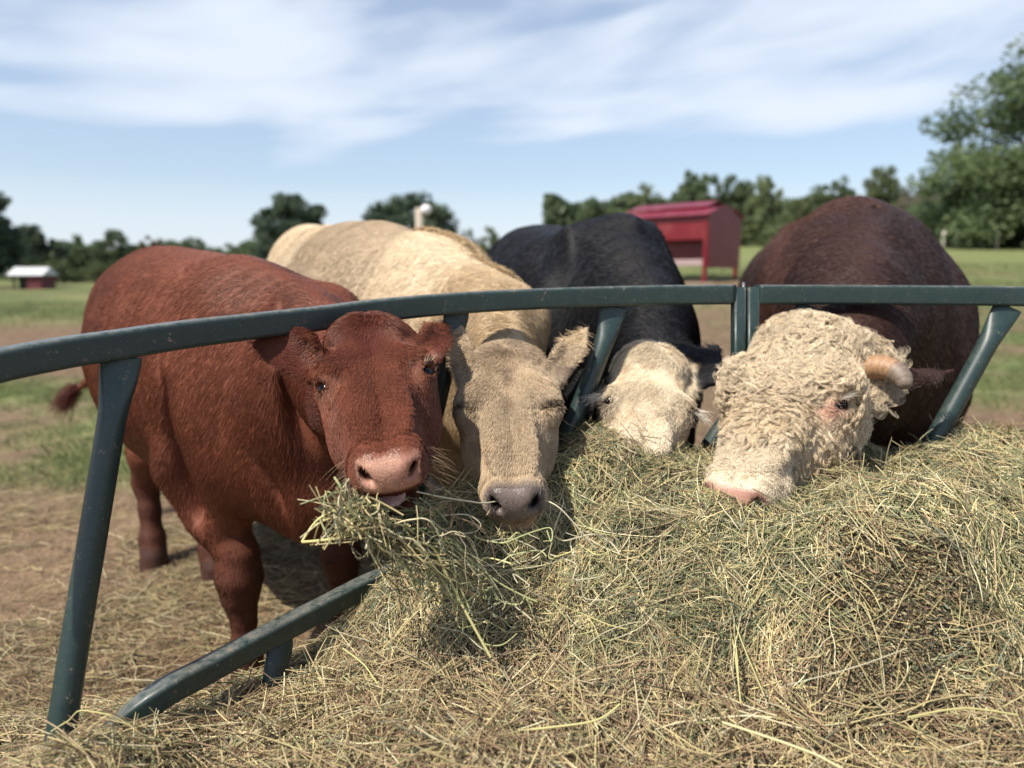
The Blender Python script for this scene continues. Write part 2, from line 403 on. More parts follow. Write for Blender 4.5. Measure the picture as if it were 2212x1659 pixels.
class Cow:
    pass
def leg(hoof, top, knee_off, r0, hind=False, mid=None):
    hoof = np.asarray(hoof, float); top = np.asarray(top, float)
    if hind:
        hock = hoof + [knee_off[0], knee_off[1], (top[2]-hoof[2])*.52]; fet = hoof + [knee_off[0]*.35, knee_off[1]*.35, .11]
        st = top*.45 + hock*.55 - np.array([knee_off[0], knee_off[1], 0])*.9
        return [(top, r0), (st, r0*.66), (hock, r0*.34), (hock*.5+fet*.5, r0*.24), (fet, r0*.30), (hoof + [0, 0, .05], r0*.30), (hoof, r0*.38)]
    kn = np.array([hoof[0]*.75+top[0]*.25 + knee_off[0], hoof[1]*.75+top[1]*.25 + knee_off[1], hoof[2] + (top[2]-hoof[2])*.50])
    fet = hoof + [0, 0, .11]
    up = kn*.45+top*.55
    return [(top, r0), (up, r0*.72), (kn+[0, 0, .07], r0*.46), (kn, r0*.53), (kn-[0, 0, .06], r0*.40), (kn*.45+fet*.55, r0*.29), (fet, r0*.38), (hoof+[0, 0, .05], r0*.36), (hoof, r0*.44)]

def build_cow(name, label, head, body_rows, neck_rows, bulges, legs, tail, color, fur, h=.006, grooves=(), extras=None, kk=.06):
    body = Tube(body_rows, 4); neck = Tube(neck_rows, 4)
    allp = np.vstack([np.array(body_rows)[:, :3]+s*np.array([.5, .5, .5]) for s in (-1, 1)] + [np.array([l[-1][0] for l in legs])] + [head.wor([[0, .2, .1], [0, .6, 0], [.28, 0, 0], [-.28, 0, 0]])])
    lo = allp.min(0)-.06; hi = allp.max(0)+.06; lo[2] = min(l[-1][0][2] for l in legs)-.06
    if tail is not None:
        tp = np.array([a for a, r in tail]); lo = np.minimum(lo, tp.min(0)-.05); hi = np.maximum(hi, tp.max(0)+.05)
    if HEADONLY: lo = head.wor([[0, .15, -.05]])[0]-.42; hi = lo+.84; h = .0045
    def fn(p):
        d = body(p)
        for c, r, R, k in bulges: d = smin(d, ell(p, c, r, R), k)
        for l in legs: d = smin(d, chain(p, l, .03), kk)
        d = smin(d, neck(p), .09)
        for c, r, R, k in grooves: d = smax(d, -ell(p, c, r, R), k)
        if tail is not None: d = smin(d, chain(p, tail, .02), .03)
        q = head.loc(p); m = (np.abs(q - np.array([0, .2, -.05], f32)) < np.array([.34, .36, .30], f32)).all(1)
        if m.any():
            hd = head.sdf(q[m])*head.s; dm = d[m]
            yy = q[m][:, 1]; k = .012 + .06*np.clip(1-yy/.12, 0, 1)
            hh = np.maximum(k-np.abs(dm-hd), 0)/k; d = d.copy(); d[m] = np.minimum(dm, hd)-hh*hh*k*.25
        # lumpy flesh
        d = d - ((np.sin(p[:, 0]*17+p[:, 2]*5)*np.sin(p[:, 1]*15+1)*np.sin(p[:, 2]*13))*.006).astype(f32)*np.clip(d*0+1, 0, 1)
        return d.astype(f32)
    V, F = mesh_sdf(fn, lo, hi, h/Q)
    q = head.loc(V)
    col = color(V, q)
    padm = sstep(q[:, 1], .432, .446)*sstep(-np.abs(q[:, 0]), -.056, -.046)*sstep(q[:, 2], -.076, -.062); col = np.c_[col, 1-padm]
    body_o = new_mesh(name, V, F, M_SKIN, None, True, col)
    tag(body_o, label, 'cow')
    T = np.concatenate([F[:, [0, 1, 2]], F[:, [0, 2, 3]]])
    if FUR:
        for fu in fur: fu(body_o, V, T, head, color)
    # eyes
    if head.socket:
        for sx in (-1, 1):
            add_eye(head, sx, body_o)
    return body_o, V, T

def sample(V, T, n, wfn):
    a, b, c = V[T[:, 0]], V[T[:, 1]], V[T[:, 2]]; cr = np.cross(b-a, c-a); ar = np.linalg.norm(cr, axis=1)/2
    ce = (a+b+c)/3; nn = cr/(2*ar[:, None]+1e-12)
    wt = ar*wfn(ce, nn); cs = np.cumsum(wt); tot = cs[-1]
    i = np.searchsorted(cs, rng.random(n)*tot); i = np.minimum(i, len(T)-1)
    u, v = rng.random(n), rng.random(n); f = u+v > 1; u[f] = 1-u[f]; v[f] = 1-v[f]
    return a[i] + u[:, None]*(b-a)[i] + v[:, None]*(c-a)[i], nn[i]
def facing(ce, nn):
    to = nrm(np.array([0, 0, CAM_Z])-ce); return (nn*to).sum(1)
def grow(name, parent, p, n, d, length, lift, col, rad, k=4, jit=.25, droop=.0, mat=None, wave=0.0):
    m = len(p)
    d = d - n*(d*n).sum(1, keepdims=True); d = nrm(d + rng.normal(0, jit, (m, 3))); d = nrm(d - n*(d*n).sum(1, keepdims=True))
    L = (length*(0.7+.6*rng.random(m)))[:, None]
    lf = (np.asarray(lift)*np.ones(m)*(.6+.8*rng.random(m)))[:, None]
    side = np.cross(n, d); wv = rng.normal(0, 1, (m, 1))*wave
    ts = np.linspace(0, 1, k); pts = np.empty((m, k, 3))
    for j, t in enumerate(ts):
        pts[:, j] = p - n*.0004 + d*L*t + n*L*lf*(t-.45*t*t)*1.0 + side*L*wv*t*t
    pts[:, :, 2] -= droop*(ts**2)[None]*L
    r = np.asarray(rad).reshape(-1, 1)*(1-.75*ts**1.5)[None]
    return strands(name, pts, r, col, mat or M_FUR, parent)

def coat(n, bodydir, length=.022, rad=.0007, head_w=5, face=True, lift=.25, jit=.22, head_len=.6, maxd=3.2):
    def go(o, V, T, head, color):
        def wf(ce, nn):
            q = head.loc(ce); fc = facing(ce, nn)
            wt = np.where(fc > -.25, 1.0, .06)
            dist = np.linalg.norm(ce-np.array([0, 0, CAM_Z]), axis=1)
            wt = wt*np.clip((1.6/dist)**1.4, .2, 2)
            inh = (np.abs(q[:, 0]) < .28) & (q[:, 1] > -.05) & (q[:, 1] < .5) & (np.abs(q[:, 2]) < .25)
            wt = wt*np.where(inh, head_w, 1)
            pad = (q[:, 1] > .437) & (np.abs(q[:, 0]) < .050) & (q[:, 2] > -.072) & inh
            if head.socket: ey = np.linalg.norm(np.stack([np.abs(q[:, 0]), q[:, 1], q[:, 2]], 1)-head.eye-np.array(nrm(head.dr))*.016, axis=1); wt = wt*np.where(ey < .0155*(1.35 if head.s > 1.05 else 1), 0, 1)
            return wt*np.where(pad, .03, 1)*np.where(ce[:, 2] < .12, .3, 1)
        p, nn = sample(V, T, n, wf)
        q = head.loc(p); inh = (np.abs(q[:, 0]) < .28) & (q[:, 1] > -.05) & (q[:, 1] < .5) & (np.abs(q[:, 2]) < .25)
        d = np.broadcast_to(nrm(bodydir), p.shape).copy()
        bd = nrm(bodydir)
        fl = np.clip((p[:, 2]-.5)/.5, 0, 1)[:, None]
        d = d + np.array([0, 0, -1.0])*(1.3-.5*fl)
        # flow noise
        d += (np.stack([fbm(p, 3, 20), fbm(p, 3, 30), fbm(p, 3, 40)], 1)-.5)*.9
        if inh.any():
            qi = q[inh]
            r = np.stack([qi[:, 0], (qi[:, 1]-head.wy), qi[:, 2]*.3], 1); r = nrm(r)
            swirl = np.stack([-r[:, 1], r[:, 0], 0*r[:, 0]], 1)
            near = np.exp(-((qi[:, 0]**2+(qi[:, 1]-head.wy)**2)/.06**2))[:, None]
            dn = np.stack([np.sign(qi[:, 0])*.25, np.tanh((qi[:, 1]-head.wy)/.05)*.9, -.25+0*qi[:, 0]], 1)
            dl = r*.9 + swirl*near*.5 + dn*.5
            ear = np.abs(qi[:, 0]) > .135*head.wide
            dl[ear] = np.stack([np.sign(qi[ear, 0]), -.1+0*qi[ear, 0], .05+0*qi[ear, 0]], 1)
            d[inh] = dl @ head.R.T
        c = color(p, q)
        L = np.where(inh, length*head_len, length)
        L = L*np.where(p[:, 2] < .5, .55, 1)
        if head.socket: ey = np.linalg.norm(np.stack([np.abs(q[:, 0]), q[:, 1], q[:, 2]], 1)-head.eye, axis=1); L = np.where(ey < .045, L*.4, L)
        earl = inh & (np.abs(q[:, 0]) > .135*head.wide); L = np.where(earl, L*.75, L)
        noz = inh & (q[:, 1] > .40); L = np.where(noz, L*.45, L)
        top = inh & (q[:, 1] < .03) & (np.abs(q[:, 0]) < .07); L = np.where(top, L*1.25, L)
        st = 1 + (fbm(p, 22, 7, 2)-.5)*.5
        c = c*st[:, None]
        grow('coat', o, p, nn, d, L, np.where(inh, max(lift, .26), lift), c, rad*(.8+.4*rng.random(n))*np.where(inh, .85, 1), 4, jit)
    return go

M_EYE = None
def uv_sphere(r, nu=32, nv=20):
    V = []; F = []
    for i in range(nv+1):
        th = math.pi*i/nv
        for j in range(nu): ph = 2*math.pi*j/nu; V.append((r*math.sin(th)*math.cos(ph), r*math.sin(th)*math.sin(ph), r*math.cos(th)))
    for i in range(nv):
        for j in range(nu): F.append((i*nu+j, (i+1)*nu+j, (i+1)*nu+(j+1) % nu, i*nu+(j+1) % nu))
    return np.array(V), F
def add_eye(head, sx, parent):
    c = head.eye*[sx, 1, 1]; V, F = uv_sphere(head.er*head.s)
    gaze = head.gaze.get(sx, nrm(np.array(head.dr)*[sx, 1, 1]))
    g = nrm(gaze); dd = V/np.linalg.norm(V, axis=1, keepdims=True)@g if False else None
    # orient +Z to the gaze in world
    gw = nrm(head.R@g); M = np.array(Vector(gw).to_track_quat('Z', 'Y').to_matrix())
    ca = V[:, 2]/(head.er*head.s)
    col = np.where(ca[:, None] > .80, [[.004, .004, .006]], np.where(ca[:, None] > .30, [head.iris], [[.06, .04, .035]]))
    Vb = V*(1+.05*sstep(ca, .6, .95))[:, None]
    Vw = (Vb@M.T) + head.wor(c)
    new_mesh('eye', Vw, F, M_EYEM, parent, True, col)
M_EYEM = mat_attr('eye', .10, .22)
M_TONGUE = mat_attr('tongue', .25, .6, noise=.2, nscale=90, bump=.6, bscale=500)

def aim(O, px, py, L):
    best = None
    for t in np.arange(.9, 2.6, .002):
        d = abs(np.linalg.norm(P(px, py, t)-O)-L)
        if (best is None or d < best[0]-1e-4): best = (d, t)
        if best is not None and d > best[0]+.02 and best[0] < .004: break
    return P(px, py, best[1])
def mixc(a, b, t): return a*(1-t[:, None]) + np.asarray(b)*t[:, None]
def ground_pt(px, py, t): 
    p = P(px, py, t); return p

def leg_hoof(px, py, t, z=None):
    p = P(px, py, t); p[2] = float(terrain(p[0], p[1])) if z is None else z; return p

# ------------------------------------------------------------------ red cow, nearest, on the left
def cow_red():
    poll = P(796, 716, 1.55); muz = aim(poll, 834, 984, .462)
    lat = P(918, 811, 1.445)-P(690, 843, 1.42)
    H = Head(poll, muz, lat, size=1.0, wide=.96, mouth=1, ears=(
        ((-.090, .095, -.050), (-.250, .000, .055), (-.10, .45, 1), .040, .024),
        ((.088, .092, -.052), (.178, -.115, -.055), (.45, .35, 1), .037, .024)), poll_bump=.048)
    H.iris = [.03, .012, .006]; H.gaze = {-1: nrm([-.55, .1, .75]), 1: nrm([.65, .1, .65])}
    body = [(-1.56, 3.24, .93, .13, .16), (-1.46, 3.10, .945, .24, .29), (-1.33, 2.90, .94, .30, .33), (-1.15, 2.62, .89, .33, .36),
            (-.98, 2.38, .865, .33, .365), (-.82, 2.17, .86, .28, .34), (-.70, 2.02, .84, .22, .31), (-.60, 1.90, .80, .13, .22)]
    neck = [(-.76, 2.12, .92, .17, .27), (-.58, 1.92, .91, .135, .235), (-.44, 1.76, .915, .115, .185), tuple(H.wor([0, .0, -.125]))+(.088, .098), tuple(H.wor([0, .10, -.125]))+(.080, .075)]
    f = nrm([.62, -.78, 0]); l = np.array([.78, .62, 0])
    R = np.stack([f, l, [0, 0, 1]], 1)
    bul = [((-.76, 1.97, .72), (.16, .13, .24), R, .10), ((-.60, 2.20, .72), (.16, .12, .22), R, .10),     # shoulders
           ((-.53, 1.92, .60), (.16, .13, .16), R, .10), ((-1.40, 2.86, .80), (.20, .13, .30), R, .12), ((-1.15, 3.05, .80), (.20, .13, .30), R, .12),
           ((-.50, 2.02, 1.00), (.17, .07, .13), R, .10), ((-1.52, 3.22, 1.12), (.12, .15, .12), R, .1)]
    hf1 = leg_hoof(538, 1470, 2.12); hf2 = leg_hoof(738, 1365, 2.38); hh1 = leg_hoof(334, 1222, 2.96); hh2 = leg_hoof(468, 1250, 2.84)
    legs = [leg(hf1, (-.88, 2.01, .64), (.02, -.01), .108), leg(hf2, (-.52, 2.16, .60), (.01, -.02), .105),
            leg(hh1, (-1.36, 2.84, .66), (-.03, .05), .15, True), leg(hh2, (-1.14, 2.98, .66), (-.05, .06), .15, True)]
    tail = [(P(235, 640, 3.25), .035), (P(222, 720, 3.28), .028), (P(212, 790, 3.3), .022), (P(190, 825, 3.32), .016), (P(170, 838, 3.32), .010)]
    gr = [((-.86, 1.93, .70), (.03, .10, .20), R, .05)]
    def groove(px, py, t, ln, ang=0, w_=.012, dep=.035, k=.05):
        c = P(px, py, t); to = nrm([0, 0, CAM_Z]-c); up = nrm(np.array([math.sin(ang), 0, math.cos(ang)])); up = nrm(up-to*(up@to)); s = np.cross(up, to)
        gr.append((c, (w_, dep, ln), np.stack([s, to, up], 1), k))
    groove(420, 960, 2.20, .12, -.15); groove(468, 900, 2.10, .14, -.1, .008); groove(655, 930, 1.76, .13, -.2, .014, .022, .07); groove(590, 960, 1.88, .10, -.25, .014, .022, .07)
    b0 = np.array([.140, .043, .023])
    def color(p, q):
        c = np.tile(b0, (len(p), 1))
        t = np.clip((fbm(p, 4, 5)-.35)*1.6, 0, 1); c = mixc(c, [.200, .068, .036], t)
        dk = np.clip((fbm(p, 7, 9)-.5)*2, 0, 1)*.5; c = mixc(c, [.085, .026, .017], dk)
        inh = (np.abs(q[:, 0]) < .3) & (q[:, 1] > -.06) & (q[:, 1] < .5) & (np.abs(q[:, 2]) < .26)
        x, y, z = q.T
        fore = np.exp(-((x/.07)**2+((y-.06)/.09)**2))*inh*(z > -.08); c = mixc(c, [.085, .022, .016], fore*.75)
        er = inh & (np.abs(x) > .12) & (y < .10); c = mixc(c, [.10, .026, .018], er*.6)
        e = np.linalg.norm((np.stack([np.abs(x), y, z], 1)-H.eye-np.array([.012, .01, .008]))/np.array([1, 1, 1]), axis=1)
        c = mixc(c, [.24, .09, .04], np.exp(-(e/.032)**2)*.5*inh)
        c = mixc(c, [.02, .008, .006], (np.exp(-(e/.021)**2))*.75*inh)
        pad = inh*sstep(y, .432, .446)*sstep(-np.abs(x), -.056, -.046)*sstep(z, -.070, -.058)*sstep(-z, .004, .014)
        c = mixc(c, [.45, .25, .18], pad); c = mixc(c, [.28, .12, .085], pad*np.clip((fbm(q, 30, 41, 2)-.5)*4, 0, .6)); 
        ns = np.exp(-(((np.abs(x)-.0385)/.010)**2+((z+.034)/.02)**2))*pad*sstep(-y, -.458, -.446); c = mixc(c, [.05, .015, .012], np.clip(ns*1.3, 0, 1))
        mo = inh & (y > .36) & (z < -.088) & (z > -.118) & (np.abs(x) < .043); c = mixc(c, [.30, .17, .15], mo*.8)
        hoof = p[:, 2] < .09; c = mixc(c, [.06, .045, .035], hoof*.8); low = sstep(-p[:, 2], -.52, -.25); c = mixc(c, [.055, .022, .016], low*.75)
        return c
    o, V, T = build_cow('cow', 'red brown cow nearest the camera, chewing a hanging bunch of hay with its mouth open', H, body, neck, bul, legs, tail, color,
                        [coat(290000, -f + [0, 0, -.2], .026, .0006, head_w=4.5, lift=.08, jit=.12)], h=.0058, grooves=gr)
    # tongue
    q, F = uv_sphere(1); q = q*[.026, .052, .013]; q[:, 2] += .008*np.cos(q[:, 0]*60) - .12*np.maximum(q[:, 1], 0)**1.3; q += [-.004, .405, -.112]
    new_mesh('tongue', H.wor(q), [f[::-1] for f in F], M_TONGUE, o, True, np.tile([.42, .25, .23], (len(q), 1)))
    tuft(o, tail[-1][0], nrm([-1, .1, -.35]), 600, .09, .02, [.11, .03, .02])
    whiskers(o, H, [.45, .30, .2], 90); lashes(o, H, [.5, .4, .3], 14, sides=(1,)); lashes(o, H, [.05, .02, .012], 30, .013, sides=(-1,))
    return H, o
def tuft(o, root, d, n, L, spread, col, name='tail_switch', drop=.06, rs=.012):
    p = root + rng.normal(0, rs, (n, 3)); p = p + np.asarray(d)*rng.random((n, 1))*.03*1
    dd = nrm(np.asarray(d) + rng.normal(0, .22, (n, 3)))
    ts = np.linspace(0, 1, 5); LL = L*(.5+.6*rng.random((n, 1, 1)))
    pts = p[:, None] + dd[:, None]*LL*ts[None, :, None] + rng.normal(0, spread, (n, 1, 3))*(ts**2)[None, :, None]
    pts[:, :, 2] -= drop*ts**2
    strands(name, pts, (.0009 if drop > .01 else .0005)*(1-.6*ts), np.tile(col, (n, 1))*(.7+.6*rng.random((n, 1))), M_FUR, o)
def whiskers(o, H, col, n=60):
    x = rng.uniform(-.075, .075, n); y = rng.uniform(.36, .455, n)*np.ones(n); z = rng.uniform(-.085, -.045, n)
    s = np.sign(x); x = s*(.03+np.abs(x)*.6)
    p = np.stack([x, y, z], 1); d = nrm(np.stack([s*.9, .35+0*x, -.5+.4*rng.random(n)], 1)+rng.normal(0, .2, (n, 3)))
    ts = np.linspace(0, 1, 5); L = rng.uniform(.025, .055, (n, 1, 1))
    pts = p[:, None] + d[:, None]*L*ts[None, :, None]; pts[:, :, 2] -= .012*ts**2
    strands('whiskers', H.wor(pts.reshape(-1, 3)).reshape(pts.shape), .00028*(1-.7*ts), np.tile(col, (n, 1)), M_FUR, o)
def lashes(o, H, col, n=34, L0=.022, sides=(-1, 1), droop=.3, name='eyelashes'):
    P_, D_ = [], []
    dr = nrm(H.dr); lon = nrm([-.55, .70, .20]); lon = nrm(lon-dr*(lon@dr)); sh = np.cross(dr, lon); sh = sh if sh[1] < 0 else -sh
    for s in sides:
        u = rng.uniform(-.021, .017, n)[:, None]
        p = H.eye/[H.wide, 1, 1] + dr*.022 + lon*u + sh*(.0105*np.sqrt(np.clip(1-(u/.023)**2, 0, 1)))
        d = nrm(dr*.7 + sh*.35 - lon*.25 + rng.normal(0, .14, (n, 3)))
        P_.append(p*[s*H.wide, 1, 1]); D_.append(d*[s, 1, 1])
    p = np.concatenate(P_); d = np.concatenate(D_); ts = np.linspace(0, 1, 4); L = rng.uniform(.6, 1.2, (len(p), 1, 1))*L0
    pts = p[:, None] + d[:, None]*L*ts[None, :, None]; pts = pts + np.array([0, .5, 0])*(L*droop)*(ts**2)[None, :, None]
    strands(name, H.wor(pts.reshape(-1, 3)).reshape(pts.shape), .0005*(1-.7*ts), np.tile(col, (len(p), 1)), M_FUR, o)

# ------------------------------------------------------------------ beige cow
def cow_beige():
    poll = P(1093, 765, 1.73); muz = aim(poll, 1112, 1070, .45)
    lat = P(1188, 905, 1.70)-P(1008, 905, 1.70)
    H = Head(poll, muz, lat, size=.965, wide=.98, mouth=0, socket=False, ears=(
        ((-.088, .075, -.05), (-.128, -.105, .055), (-.35, .30, 1), .036, .024),
        ((.092, .085, -.045), (.228, -.150, -.005), (.20, .25, 1), .038, .024)), poll_bump=.022)
    H.gaze = {}
    body = [(-1.18, 4.10, 1.03, .14, .18), (-1.07, 3.95, 1.05, .26, .32), (-.93, 3.70, 1.03, .30, .37), (-.76, 3.36, .98, .34, .40),
            (-.55, 3.02, .96, .34, .41), (-.34, 2.76, .93, .30, .36), (-.20, 2.55, .91, .24, .32), (-.10, 2.38, .90, .16, .26)]
    neck = [(-.30, 2.68, .99, .19, .27), (-.15, 2.42, .96, .15, .23), (-.05, 2.12, .95, .12, .19), tuple(H.wor([0, -.02, -.125]))+(.085, .10), tuple(H.wor([0, .08, -.125]))+(.08, .075)]
    f = nrm([.62, -.78, 0]); l = np.array([.78, .62, 0]); R = np.stack([f, l, [0, 0, 1]], 1)
    bul = [((-.36, 2.52, .86), (.17, .12, .27), R, .10), ((-.10, 2.72, .86), (.17, .12, .27), R, .10), ((-.30, 2.66, 1.17), (.22, .10, .11), R, .12),
           ((-1.08, 3.62, .9), (.22, .13, .32), R, .12), ((-.82, 3.85, .9), (.22, .13, .32), R, .12), ((-1.06, 3.96, 1.27), (.14, .14, .14), R, .12), ((.0, 2.16, 1.02), (.12, .08, .10), R, .1)]
    bul += [((-.16, 2.34, .70), (.17, .15, .24), R, .12), ((-.08, 2.10, .80), (.16, .09, .16), R, .12)]
    legs = [leg((-.38, 2.42, 0), (-.36, 2.50, .72), (.02, -.02), .13), leg((-.12, 2.74, 0), (-.10, 2.68, .72), (.02, -.02), .13),
            leg((-1.24, 3.62, .01), (-1.16, 3.62, .74), (-.04, .05), .16, True), leg((-.95, 3.90, .01), (-.90, 3.85, .74), (-.04, .05), .16, True)]
    tail = [(np.array([-1.24, 4.16, 1.25]), .035), (np.array([-1.31, 4.24, 1.0]), .028), (np.array([-1.31, 4.24, .6]), .02)]
    def color(p, q):
        c = np.tile([.55, .44, .30], (len(p), 1))
        # darker saddle and side patches
        a = (p-np.array([-.62, 3.0, 1.0]))@f
        pt = fbm(p, 2.6, 15, 3); saddle = np.exp(-((a+(p[:, 2]-1.1)*.4-.18+(pt-.5)*.5)/.25)**4)*sstep(p[:, 2], .80, 1.05)
        rear = sstep(-a, .42, .62)*.35
        c = mixc(c, [.66, .57, .43], np.clip((fbm(p, 3.5, 25)-.5)*3, 0, .8))
        c = mixc(c, [.27, .195, .125], np.clip(saddle*1.1 + (pt-.54)*1.6, 0, .72))
        inh = (np.abs(q[:, 0]) < .3) & (q[:, 1] > -.06) & (q[:, 1] < .5) & (np.abs(q[:, 2]) < .26)
        x, y, z = q.T
        neck_ = sstep(-p[:, 1], -2.45, -2.2)
        c = mixc(c, [.40, .285, .165], neck_*.8)
        t = inh*1.0
        c = mixc(c, [.39, .295, .195], t*.92)
        c = mixc(c, [.23, .155, .09], np.clip((fbm(q, 60, 3, 2)-.55)*3, 0, 1)*t*.6)
        c = mixc(c, [.17, .115, .075], np.exp(-((x/.055)**2+((y-.02)/.035)**2))*t*.7)
        c = mixc(c, [.15, .10, .07], (np.exp(-((x/.016)**2+((y-.085)/.012)**2))+np.exp(-((x/.012)**2+((y-.115)/.014)**2)) + .6*np.exp(-(((x+.005)/.014)**2+((y-.20)/.022)**2)))*t*.8)
        e = np.linalg.norm((np.stack([np.abs(x), y, z], 1)-[.098, .183, -.005])/np.array([1.6, .45, 1.5]), axis=1)
        c = mixc(c, [.05, .035, .03], np.exp(-(e/.022)**2)*.85*t)
        dk = sstep(-np.abs(x), -.10, -.05)*0
        sid = sstep(np.abs(x), .095, .125)*(y > .02)*(y < .15)*t; c = mixc(c, [.12, .09, .075], sid*.6)
        pad = inh*sstep(y, .415, .440)*sstep(-np.abs(x), -.072, -.055)*sstep(z, -.078, -.064)*sstep(-z, -.020, .004)
        c = mixc(c, [.15, .118, .105], pad)
        ns = np.exp(-(((np.abs(x)-.0385)/.012)**2+((z+.034)/.022)**2))*pad*sstep(-y, -.462, -.45); c = mixc(c, [.012, .01, .01], np.clip(ns*1.6, 0, 1))
        low = inh*sstep(y, .37, .43)*sstep(-z, .07, .10); c = mixc(c, [.28, .17, .10], low*.6)
        c = mixc(c, [.06, .05, .04], (p[:, 2] < .08)*.8)
        return c
    o, V, T = build_cow('cow', 'pale tan steer facing the camera with eyes closed and ears up, second from the left', H, body, neck, bul, legs, tail, color,
                        [coat(190000, -f + [0, 0, -.1], .023, .0007, head_w=5.0, head_len=.6, lift=.10, jit=.15)], h=.0062)
    whiskers(o, H, [.4, .34, .28], 50)
    # rough ridge of hair along the withers
    ts = rng.random(1500); tp = nrm(-f)
    rp = catmull([[-.33, 2.72, 1.30], [-.22, 2.60, 1.27], [-.12, 2.46, 1.21], [-.05, 2.32, 1.14], [-.02, 2.24, 1.10]], 20)
    ii = (ts*(len(rp)-1)).astype(int); pp = rp[ii] + rng.normal(0, .014, (1500, 3)); 
    # drop on to the body
    from mathutils.bvhtree import BVHTree
    bv = BVHTree.FromPolygons([Vector(v) for v in V[::1]], [tuple(map(int, t)) for t in T]) if FUR else None
    if bv:
        r2, n2 = [], []
        for a in pp:
            h = bv.find_nearest(Vector(a)); r2.append(h[0]); n2.append(h[1])
        r2 = np.array(r2); n2 = np.array(n2); n2[n2[:, 2] < 0] *= -1
        tone = np.where(rng.random((1500, 1)) < .35, [[.26, .18, .10]], [[.58, .43, .25]])
        grow('withers_hair', o, r2, n2, np.tile([.5, -.4, .1], (1500, 1)), .030, .6, tone, .0009*np.ones(1500), 5, .6, wave=.5)
    return H, o

